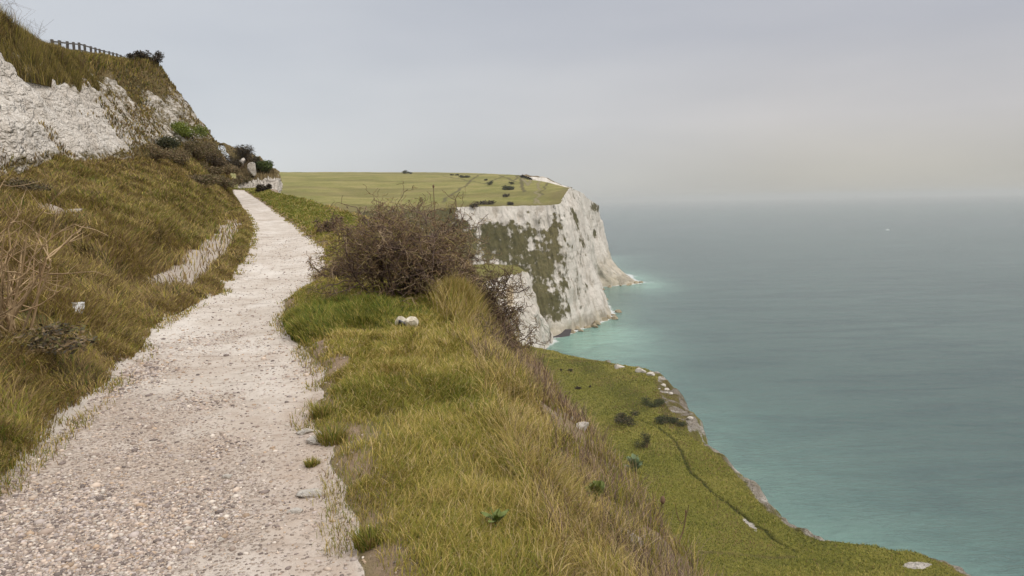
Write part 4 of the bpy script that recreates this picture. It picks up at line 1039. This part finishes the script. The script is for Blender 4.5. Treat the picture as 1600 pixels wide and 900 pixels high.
# bushes on the downs
for (a, b, s, hz_, lb, cc) in [(632, 270, 5, 4, 'dark round tree on the skyline of the green downs', DARK), (641, 270.5, 2.4, 2, 'low bush beside the round tree on the skyline', DARK),
        (766, 288, 3.2, 3.4, 'dark round bush on the slope of the downs', DARK), (759, 281, 1.6, 1.6, 'small bush just above the dark round bush', DARK), (800, 295, 7, 2.4, 'long flat dark bush near the cliff paths', DARK), (799, 287, 1.8, 2, 'small bush above the long flat bush', DARK),
        (790, 307, 1.8, 2.2, 'lone small bush between the flat bush and the cliff top', DARKB), (763, 318, 5, 2.4, 'brownish scrub on the cliff top above the white face', DARKB), (797, 319, 2.5, 1.6, 'low brown scrub on the rim of the white face', DARKB), (738, 323, 4, 2, 'dark scrub at the left end of the white cliff top', DARKB),
        (706, 273, 1.6, 1.5, 'first tiny shrub below the skyline of the downs', DARK), (715, 273, 1.6, 1.5, 'second tiny shrub below the skyline of the downs', DARK), (728, 276, 6, 1.4, 'long low shrub strip below the skyline', DARK)]:
    q = gp(a, b + 1.2)
    if q is not None: leafy('field_bush', q, (s, s, hz_), 700, max(.3, s * .09), cc, lb, 'bushes on the downs', int(a * 3))
# shrubs on the terrace
for (a, b, s, hz_, lb, cc) in [(975, 662, 3.2, 2.6, 'widest dark shrub on the terrace, above the narrow track', DARK + BRN[:1]), (1011, 700, 1.7, 2.5, 'round dark shrub on the terrace beside the narrow track', DARK), (905, 608, .9, .8, 'small dark shrub on the near part of the terrace', DARKB), (891, 580, .6, .6, 'tiny dark shrub on the terrace below the spur', DARKB), (877, 579, .5, .5, 'tiniest dark shrub on the terrace beside another', DARKB),
        (1020, 634, 2.6, 1.2, 'low green shrub below the rocky edge of the terrace', MIDG[:1] + DARK), (1046, 660, 3.0, 1.4, 'spreading green shrub near the terrace cliff', MIDG[2:] + DARK), (922, 605, .5, .5, 'small bush right of the small dark shrub', DARKB)]:
    q = gp(a, b)
    if q is not None: leafy('terrace_shrub', q, (s, s, hz_), 2600, max(.06, s * .05), cc, lb, 'shrubs on the terrace', int(a))

# ------------------------------------------------------------------ rocks
m_rock = None
t = NT('pale_rock'); rn = t.noise(5, 6, .7); rn2 = t.noise(1.2, 5, .6)
m_rock = t.bsdf(t.mix(t.range(rn, .4, .7), t.ramp(rn2, [(.3, (.46, .405, .34)), (.7, (.68, .635, .575))]), c4((.31, .26, .21))), .95, t.bump(rn, .12), .1)
t = NT('flint_dark'); m_flint = t.bsdf(t.ramp(t.noise(18, 5, .6), [(.3, (.02, .02, .03)), (.70, (.05, .05, .065)), (.80, (.5, .46, .42))]), .35, None, .5)
t = NT('flint_rind'); fr = t.noise(20, 5, .6); m_rind = t.bsdf(t.ramp(fr, [(.3, (.42, .35, .25)), (.7, (.72, .66, .54))]), .85, t.bump(fr, .02), .2)
RV, RF = ico(4)
def rock(name, loc, r, label, seed, group=None, mat=None, sink=.25, cat='boulder', amp=.55, rz=0.0, parent=None, facet=9):
    r = np.asarray(r, float); V = RV.copy(); s7 = seed * 7.31
    n_ = fbm(V[:, 0] * 1.1 + s7, V[:, 1] * 1.1, V[:, 2] * 1.1, o=5, g=.55) - .5
    n_ += .35 * (np.round(fbm(V[:, 0] * .9 + s7, V[:, 1] * .9 + 4, V[:, 2] * .9, o=2) * 5) / 5 - .5)
    V = V * (1 + amp * n_)[:, None]
    if facet:
        Rf = np.random.default_rng(seed + 500)
        for _ in range(facet):
            nn = Rf.normal(0, 1, 3); nn /= np.linalg.norm(nn); V = V - nn * np.maximum(0, V @ nn - Rf.uniform(.48, .8))[:, None]
        V = V * (1 + .10 * (fbm(V[:, 0] * 4 + s7, V[:, 1] * 4, V[:, 2] * 4, o=3) - .5))[:, None] * 1.2
    V = V * r; V[:, 2] += r[2] * (1 - 2 * sink) * .6

    if rz: V = np.stack([V[:, 0] * math.cos(rz) - V[:, 1] * math.sin(rz), V[:, 0] * math.sin(rz) + V[:, 1] * math.cos(rz), V[:, 2]], 1)
    o = mesh_obj(name, V, [RF], mat or m_rock, parent)
    o.location = loc
    return tag(o, label, cat, group) if parent is None else o
for k, (a, b, s, lb) in enumerate([(967, 573, (1.6, 1.0, .9), 'flat white boulder at the rim of the terrace, standing apart'), (1001, 580, (1.5, 1.0, 1.1), 'white double-topped boulder on the terrace corner'), (1016, 585, (1.1, .9, .9), 'rounded white boulder at the terrace corner, nearest the rocky cliff')]):
    q = gp(a, b + 2); rock('chalk_boulder', q, s, lb, k + 1, 'white boulders on the terrace')
for k, (a, b, s, lb) in enumerate([(379, 249, (.35, .35, .45), 'small white boulder between dark bushes on the outcrop'), (393, 262, (.55, .45, .62), 'large white chalk block among dark bushes on the outcrop')]):
    q = gp(a, b + 6)
    if q is not None: rock('chalk_block', q + np.array([.4, -1.2, 0]), s, lb, 11 + k, 'white blocks on the outcrop')
for k, (a, b, s) in enumerate([(1031, 590, .4), (1036, 602, .65), (1043, 609, .75), (1049, 616, .55), (1079, 653, .6), (1030, 608, .35)]):
    q = gp(a, b)
    if q is not None: rock('cliff_rock', q, (s * .9, s * 1.1, s * .8), 'pale rock in the crumbling rocky edge of the terrace', 100 + k, 'rocks in the crumbling terrace edge', rz=k * 1.1, sink=.55)
# chalk poking out along the rim of the path's cliff
for k, (a, b, s, lb) in enumerate([(820, 548, .06, 'pale chalk knob on the rim below the thorn bush'), (857, 590, .055, 'narrow pale chalk rib on the cliff rim'), (868, 606, .04, 'small pale stone on the rim beneath the narrow chalk rib'), (905, 668, .07, 'long pale chalk rib half hidden by brown grass'), (893, 655, .045, 'small pale stone at the upper end of the long chalk rib'),
                                  (962, 705, .05, 'grey brown stone on the rim beside the cabbage plant'), (968, 716, .03, 'small white stone at the rim above the cabbage'), (1004, 795, .045, 'white pointed stone at the rim below the cabbage'), (910, 744, .022, 'tiny white pebble on the bare brown slope'), (978, 840, .05, 'pinkish stone on the brown slope near the frame bottom')]):
    q = gp(a, b)
    if q is not None and np.linalg.norm(q - CAM) < 30: rock('chalk_stone', q - np.array([0, 0, .35 * s]), (s * .8, s * 1.8, s * .8), lb, 20 + k, 'pale stones along the cliff rim', rz=k * .8)
# chalk breaking through the path
for k, (a, b, s, lb) in enumerate([(487, 772, .055, 'white chalk lump set in the path beside the soil bank'), (496, 690, .065, 'smooth white chalk lump at the path edge'), (478, 676, .05, 'white chalk lump at the path edge, behind the smooth one'), (464, 800, .035, 'small flat white stone in the path'), (355, 745, .03, 'tiny pale stone in the gravel of the path'), (345, 842, .02, 'dark small stone in the gravel')]):
    q = gp(a, b); rock('path_stone', q, (s * 1.3, s, s * .38), lb, 40 + k, 'chalk lumps in the path', sink=.35, rz=.5 + k)
for k, (a, b, s, lb) in enumerate([(118, 335, .12, 'pale chalk stone in the upper bare patch of the grassy bank'), (132, 362, .08, 'smaller pale stone in the lower bare patch of the bank'), (25, 290, .11, 'pale rubble lump at the foot of the chalk face'), (214, 236, .09, 'small white stone on top of the bank below the chalk face')]):
    q = gp(a, b); rock('bank_stone', q + np.array([0, 0, .06]), (s * 1.4, s, s * .4), lb, 60 + k, 'chalk stones on the bank')
# foot of the headland
k = 0
R = np.random.default_rng(5)
for (a, b) in [(902, 516), (915, 512), (925, 509), (935, 506), (944, 502), (952, 497), (958, 492), (962, 499), (948, 478), (950, 470), (940, 452), (955, 449), (970, 447), (982, 444), (991, 442), (1000, 440), (890, 520), (930, 512), (966, 489), (985, 447), (1003, 443), (910, 517)]:
    q = P(a + R.normal(0, 2), b + R.normal(0, 1), z=0); s = R.uniform(.8, 2.3)
    rock('shore_rock', q, (s * 1.4, s, s * .8), 'ochre rock in the rubble at the foot of the headland', 80 + k, 'rocks at the foot of the headland', mat=None, rz=R.random() * 6); k += 1
m_shore = mat_plain('shore_stone', (.30, .245, .16), .9, .45, .8, bump=.3)
for o in list(COL.objects):
    if o.name.startswith('shore_rock'): o.data.materials[0] = m_shore

# two flint pieces lying in the turf
q = gp(644, 517)
o = empty('flint_stone', q + np.array([0, 0, .05]), 'pale round flint stone resting on the turf beside a black one', 'stone')
rock('stone_body', (0, 0, .03), (.066, .036, .072), None, 3, mat=m_rind, amp=.3, parent=o, facet=3)
q2 = gp(628, 514)
o = empty('broken_flint', q2 + np.array([-.01, .02, .04]), 'broken flint with black face and white rind on the turf', 'stone')
rock('rind', (-.01, .02, .03), (.066, .04, .056), None, 7, mat=m_rind, amp=.3, parent=o)
rock('dark_face', (.014, -.046, .012), (.052, .034, .05), None, 9, mat=m_flint, amp=.25, parent=o)

# crumpled white paper on the bank
q = gp(120, 494)
n = 9
uu, vv = np.meshgrid(np.linspace(-1, 1, n), np.linspace(-1, 1, n), indexing='ij')
zz = .045 * (fbm(uu * 2, vv * 2, 3, o=3) - .5) * 2 + .05 * np.abs(uu)
V = np.stack([uu * .075 * (1 - .45 * (vv < -.3) * np.abs(vv)), .02 * vv + zz, vv * .065 + .09], -1).reshape(-1, 3)
o = mesh_obj('paper_scrap', V, [grid_faces(n, n)], mat_plain('white_paper', (.62, .61, .60), .8, .15, 25), smooth=False); o.location = q
sm = o.modifiers.new('thick', 'SOLIDIFY'); sm.thickness = .002
tag(o, 'crumpled white paper scrap caught in the bank grass', 'litter')

# ------------------------------------------------------------------ stalks and leafy plants on the rim
def stalk(px, py, top, label, Y=None, head=.03, lean=0.0, group='dry seed stalks on the rim'):
    b = rim(px, py) if Y is None else on_ground(*P(px, py, Y=Y)[:2])
    tp = P(top[0], top[1], Y=b[1])
    o = empty('seed_stalk', b, label, 'stalk', group)
    v = tp - b
    ps = np.stack([np.stack([v * t_ + np.array([.02 * math.sin(3 * t_), 0, 0]) for t_ in (-.05, .25, .5, .75, 1)])])
    r_ = max(.0035, .0005 * np.linalg.norm(b - CAM))
    V, Fc = tubes(ps, np.array([r_ * 1.3]), np.array([r_]), 5); mesh_obj('stem', V, Fc, m_brown, o)
    h = rock('seed_head', v + np.array([.003, 0, 0]), (head * .75, head * .75, head * 1.25), None, int(px), mat=m_brown, amp=.3, parent=o, facet=0)
    for s_ in (-1, 1):
        ps2 = np.stack([np.stack([v * .7, v * .7 + np.array([s_ * .02, 0, .03]), v * .7 + np.array([s_ * .035, 0, .08]), v * .7 + np.array([s_ * .04, 0, .12])])])
        V, Fc = tubes(ps2, np.array([r_ * .7]), np.array([r_ * .5]), 4); mesh_obj('side_shoot', V, Fc, m_brown, o)
stalk(676, 360, (677, 292), 'upright dry stalk with a dark seed head rising above the thorn bush', Y=12, head=.022)
stalk(1015, 822, (1035, 783), 'dark teasel head on a bent stalk against the green terrace', head=.022)
stalk(1065, 862, (1071, 800), 'thin pale stalk above the lower end of the rim', head=.008)
stalk(846, 640, (850, 580), 'thin dry stalk in the brown grass on the rim', head=.010)
stalk(880, 668, (884, 620), 'short dry stalk beside the long chalk rib', head=.010)

m_cab = mat_plain('cabbage_leaf', (.18, .23, .12), .55, .35, 20, .35)
m_weed = mat_plain('weed_leaf', (.14, .17, .04), .6, .35, 20, .3)
def leaf_plant(name, loc, R_, nl, mat, label, cat, seed, wide=.5):
    R = np.random.default_rng(seed); o = empty(name, loc, label, cat)
    Vs, Fs = [], []; k = 0
    for j in range(nl):
        a = j * 2.4 + R.normal(0, .2); L_ = R_ * R.uniform(.6, 1.05); el = R.uniform(.45, 1.4)
        u_, v_ = np.meshgrid(np.linspace(0, 1, 7), np.linspace(-1, 1, 5), indexing='ij')
        wv_ = wide * L_ * np.sin(np.pi * np.clip(u_ * .92 + .06, 0, 1)) ** .8
        rr = L_ * u_ * math.cos(el); hh = L_ * (u_ * math.sin(el) * 1.15 - .25 * u_ ** 2) + .45 * R_ * (j / nl) + .05 * L_ * np.abs(v_) + .03 * L_ * np.sin(9 * u_ + 3 * v_ + j)
        x_ = rr * math.cos(a) - v_ * wv_ * math.sin(a) * .5; y_ = rr * math.sin(a) + v_ * wv_ * math.cos(a) * .5
        Vs.append(np.stack([x_, y_, hh + .04], -1).reshape(-1, 3)); Fs.append(grid_faces(7, 5) + k); k += 35
    Vc = np.concatenate(Vs); mesh_obj('leaves', Vc, [np.concatenate(Fs)], mat, o)
    ps = np.stack([np.stack([np.array([0, 0, -.05]), np.array([0, 0, .02]), np.array([.004, 0, .06])])])
    V, Fc = tubes(ps, np.array([.014]), np.array([.008]), 5); mesh_obj('stem', V, Fc, m_brown, o)
    return o
q = rim(990, 752); leaf_plant('wild_cabbage', q + np.array([.03, .02, .02]), .125, 46, m_cab, 'grey green wild cabbage with broad leaves on the rim against the terrace', 'plant', 3, .42)
q = gp(932, 795); leaf_plant('leafy_weed', q, .13, 16, m_weed, 'green leafy weed growing on the bare brown slope', 'plant', 4, .45)
q = gp(775, 835); leaf_plant('rosette_weed', q, .09, 14, m_weed, 'small green rosette weed in the verge turf near the frame bottom', 'plant', 5, .4)
for k, (a, b, s, lb) in enumerate([(520, 690, .10, 'dark green tuft on the soil step beside the path'), (488, 727, .04, 'smallest green tuft growing out of the path edge'), (578, 850, .07, 'green tuft on the bare soil near the frame bottom'), (505, 650, .09, 'brown tuft hanging over the path edge')]):
    q = gp(a, b); o = empty('grass_tuft', q, lb, 'grass tuft', 'tufts on the edge of the path')
    N = 420; an = RNG.random(N) * 6.283; rr = np.sqrt(RNG.random(N)) * s
    pp = np.stack([rr * np.cos(an), rr * np.sin(an), -.01 + 0 * an], 1)
    Ct = pick(N, [(LUSH, .6), (GREEN, 1), (OLIVE, 1.2), (BROWN, .5), (STRAW, .5)])
    bo = blade_mesh('blades', pp, s * RNG.uniform(.7, 1.7, N), .005, an + RNG.normal(0, .5, N), .4 + .8 * RNG.random(N), Ct * .8, Ct, m_grass); bo.parent = o

# ------------------------------------------------------------------ fence on the hill
m_wood = mat_plain('grey_wood', (.13, .115, .10), .85, .3, 6, .15)
FY = np.linspace(41, 73, 15)
fpts = []
for y in FY:
    px_ = np.interp(y, [41, 47, 55, 64, 73], [82, 112, 142, 170, 193])
    d = ray(px_, 70); x = d[0] / d[1] * y
    fpts.append((x, y, down(x, y)))
fz = [f[2] for f in fpts]
fence = empty('wooden_fence', fpts[0], 'grey post and rail wooden fence along the hill above the chalk face', 'fence')
b0 = np.array(fpts[0])
def target_top(px_, y):
    py_ = np.interp(px_, [82, 100, 112, 125, 142, 158, 170, 182, 193], [54, 57, 59, 60.5, 67, 72, 75.5, 79, 84]); return P(px_, py_, Y=y)[2]
tops = []
for (x, y, z) in fpts:
    px_ = np.interp(y, [41, 47, 55, 64, 73], [82, 112, 142, 170, 193]); tops.append(max(z + .7, target_top(px_, y) - .25))
def box_between(name, a, b, w_, h_, mat, parent):
    a, b = np.array(a, float), np.array(b, float); d = b - a; L_ = np.linalg.norm(d); d /= L_
    ref = np.array([0, 0, 1.]) if abs(d[2]) < .9 else np.array([0, 1., 0])
    s = np.cross(d, ref); s /= np.linalg.norm(s); u_ = np.cross(s, d)
    V = np.array([p + s * w_ * i_ + u_ * h_ * j_ for p in (a, b) for i_, j_ in ((-.5, -.5), (.5, -.5), (.5, .5), (-.5, .5))])
    return mesh_obj(name, V, [[[0, 1, 2, 3], [7, 6, 5, 4], [0, 4, 5, 1], [1, 5, 6, 2], [2, 6, 7, 3], [3, 7, 4, 0]]], mat, parent, smooth=False)
for (x, y, z), tz in zip(fpts, tops):
    box_between('post', np.array([x, y, z - .3]) - b0, np.array([x + RNG.normal(0, .02), y, tz]) - b0, .12, .12, m_wood, fence)
for k in range(len(fpts) - 1):
    for off in (.12, .50):
        a = np.array([fpts[k][0] + .10, fpts[k][1], tops[k] - off]) - b0; b = np.array([fpts[k + 1][0] + .10, fpts[k + 1][1], tops[k + 1] - off]) - b0
        box_between('rail', a, b, .04, .08, m_wood, fence)

# ------------------------------------------------------------------ vessels far out
def prism(prof, y0_, y1_):
    n = len(prof); V = [(x, y0_, z) for x, z in prof] + [(x, y1_, z) for x, z in prof]
    return V, [np.array([list(range(n))[::-1]]), np.array([list(range(n, 2 * n))]), np.array([[i, (i + 1) % n, n + (i + 1) % n, n + i] for i in range(n)])]
m_white = mat_plain('ship_white', (.78, .78, .76), .5, .05, 1); m_navy = mat_plain('ship_blue', (.06, .08, .14), .5, .1, 1); m_glass = mat_plain('dark_glass', (.03, .035, .04), .2, .1, 1, .5)
q = P(1338, 309.5, z=0)
o = empty('ferry', q, 'large pale ferry on the hazy horizon', 'ship', rz=-.35)
sh = np.linalg.norm(q) * 10 / F / 170
def shp(name, prof, w_, mat):
    V, Fc = prism([(x * sh, z * sh) for x, z in prof], -w_ * sh, w_ * sh); return mesh_obj(name, V, Fc, mat, o, smooth=False)
shp('hull', [(-85, 0), (74, 0), (88, 14), (-86, 14)], 13, m_navy)
shp('superstructure', [(-80, 14), (70, 14), (62, 27), (40, 27), (38, 33), (-70, 33), (-78, 27)], 12.5, m_white)
shp('bridge', [(40, 27), (60, 27), (56, 37), (40, 37)], 13.5, m_white)
shp('funnel', [(-48, 33), (-30, 33), (-34, 47), (-46, 47)], 5, m_navy)
shp('window_band', [(-70, 22), (60, 22), (59, 24.5), (-70, 24.5)], 12.8, m_glass)
q = P(1387, 359.5, z=0)
o = empty('motor_boat', q, 'small white motor boat on the open sea', 'boat', rz=2.9)
sh = .8
shp('hull', [(-4.2, 0), (3.6, 0), (5.2, 1.4), (-4.4, 1.2)], 1.5, m_white)
shp('cabin', [(-1.8, 1.2), (2.0, 1.3), (1.0, 2.7), (-1.6, 2.7)], 1.1, m_white)
shp('windscreen', [(1.25, 1.75), (1.78, 1.75), (1.12, 2.5), (.9, 2.5)], 1.13, m_glass)

# ------------------------------------------------------------------ air
hz = bpy.data.meshes.new('haze')
bm = bmesh.new(); bmesh.ops.create_cube(bm, size=1)
for v in bm.verts:
    v.co.x *= 64000; v.co.y *= 64000; v.co.z = -6 if v.co.z < 0 else 136
bm.to_mesh(hz); bm.free()
t = NT('air'); pv = t.node('ShaderNodeVolumePrincipled', {'Color': (.70, .69, .67, 1), 'Density': 1.1e-4, 'Anisotropy': .0})
t.t.links.new(pv.outputs[0], t.out.inputs['Volume']); hz.materials.append(t.m)
ho = bpy.data.objects.new('haze', hz); COL.objects.link(ho); ho['kind'] = 'stuff'; ho['label'] = 'thin pale sea haze over the whole coast'; ho['category'] = 'haze'

# ------------------------------------------------------------------ light
SUN_EL, SUN_AZ = math.radians(46), math.radians(130)      # azimuth clockwise from +Y
wd = bpy.data.worlds.new('World'); SC.world = wd; wd.use_nodes = True
nt = wd.node_tree; nt.nodes.clear()
out = nt.nodes.new('ShaderNodeOutputWorld'); bg = nt.nodes.new('ShaderNodeBackground'); bg.inputs['Strength'].default_value = .1
sky = nt.nodes.new('ShaderNodeTexSky'); sky.sky_type = 'NISHITA'; sky.sun_disc = False; sky.sun_elevation = SUN_EL; sky.sun_rotation = SUN_AZ; sky.air_density = 1.5; sky.dust_density = 4
tc = nt.nodes.new('ShaderNodeTexCoord'); sep = nt.nodes.new('ShaderNodeSeparateXYZ'); nt.links.new(tc.outputs['Generated'], sep.inputs[0])
def wramp(sock, stops):
    n = nt.nodes.new('ShaderNodeValToRGB'); nt.links.new(sock, n.inputs[0]); e = n.color_ramp.elements
    while len(e) < len(stops): e.new(.5)
    for el, (p_, c_) in zip(e, stops): el.position = p_; el.color = (*c_, 1)
    return n.outputs[0]
def wmix(f, a, b, blend='MIX'):
    n = nt.nodes.new('ShaderNodeMix'); n.data_type = 'RGBA'; n.blend_type = blend; n.clamp_result = False
    for s_, v_ in ((0, f), (6, a), (7, b)):
        if isinstance(v_, bpy.types.NodeSocket): nt.links.new(v_, n.inputs[s_])
        else: n.inputs[s_].default_value = v_
    return n.outputs[2]
left = wramp(sep.outputs[2], [(0, (.68, .715, .745)), (.07, (.67, .71, .755)), (.2, (.60, .63, .685)), (.34, (.575, .60, .655)), (.55, (1.15, 1.17, 1.2)), (.8, (1.75, 1.76, 1.78))])
right = wramp(sep.outputs[2], [(0, (.53, .51, .455)), (.03, (.555, .54, .495)), (.10, (.63, .615, .62)), (.2, (.515, .525, .575)), (.34, (.49, .505, .565)), (.55, (1.15, 1.17, 1.2)), (.8, (1.75, 1.76, 1.78))])
mp = nt.nodes.new('ShaderNodeMapRange'); nt.links.new(sep.outputs[0], mp.inputs[0]); mp.inputs[1].default_value = -.35; mp.inputs[2].default_value = .35
cl = wmix(mp.outputs[0], left, right)
mpp = nt.nodes.new('ShaderNodeMapping'); nt.links.new(tc.outputs['Generated'], mpp.inputs[0]); mpp.inputs['Scale'].default_value = (1, 1, 4)
no = nt.nodes.new('ShaderNodeTexNoise'); nt.links.new(mpp.outputs[0], no.inputs['Vector']); no.inputs['Scale'].default_value = 2.6; no.inputs['Detail'].default_value = 4; no.inputs['Roughness'].default_value = .45
cl = wmix(1.0, cl, wramp(no.outputs['Fac'], [(.3, (.93, .935, .95)), (.7, (1.07, 1.06, 1.045))]), 'MULTIPLY')
cl = wmix(1.0, cl, (10, 10, 10, 1), 'MULTIPLY')
fin = wmix(.9, sky.outputs[0], cl)
nt.links.new(fin, bg.inputs[0]); nt.links.new(bg.outputs[0], out.inputs[0])
sl = bpy.data.lights.new('sun', 'SUN'); sl.energy = 1.5; sl.angle = math.radians(14); sl.color = (1, .95, .87)
so = bpy.data.objects.new('sun', sl); COL.objects.link(so)
sd = Vector((math.sin(SUN_AZ) * math.cos(SUN_EL), math.cos(SUN_AZ) * math.cos(SUN_EL), math.sin(SUN_EL)))
so.rotation_euler = sd.to_track_quat('Z', 'Y').to_euler(); so.location = (0, -20, 120)

SC.view_settings.view_transform = 'Standard'; SC.view_settings.look = 'None'
SC.view_settings.exposure = 0.0; SC.view_settings.gamma = 1.0
SC.view_settings.use_curve_mapping = False
SC.cycles.max_bounces = 6; SC.cycles.volume_bounces = 1
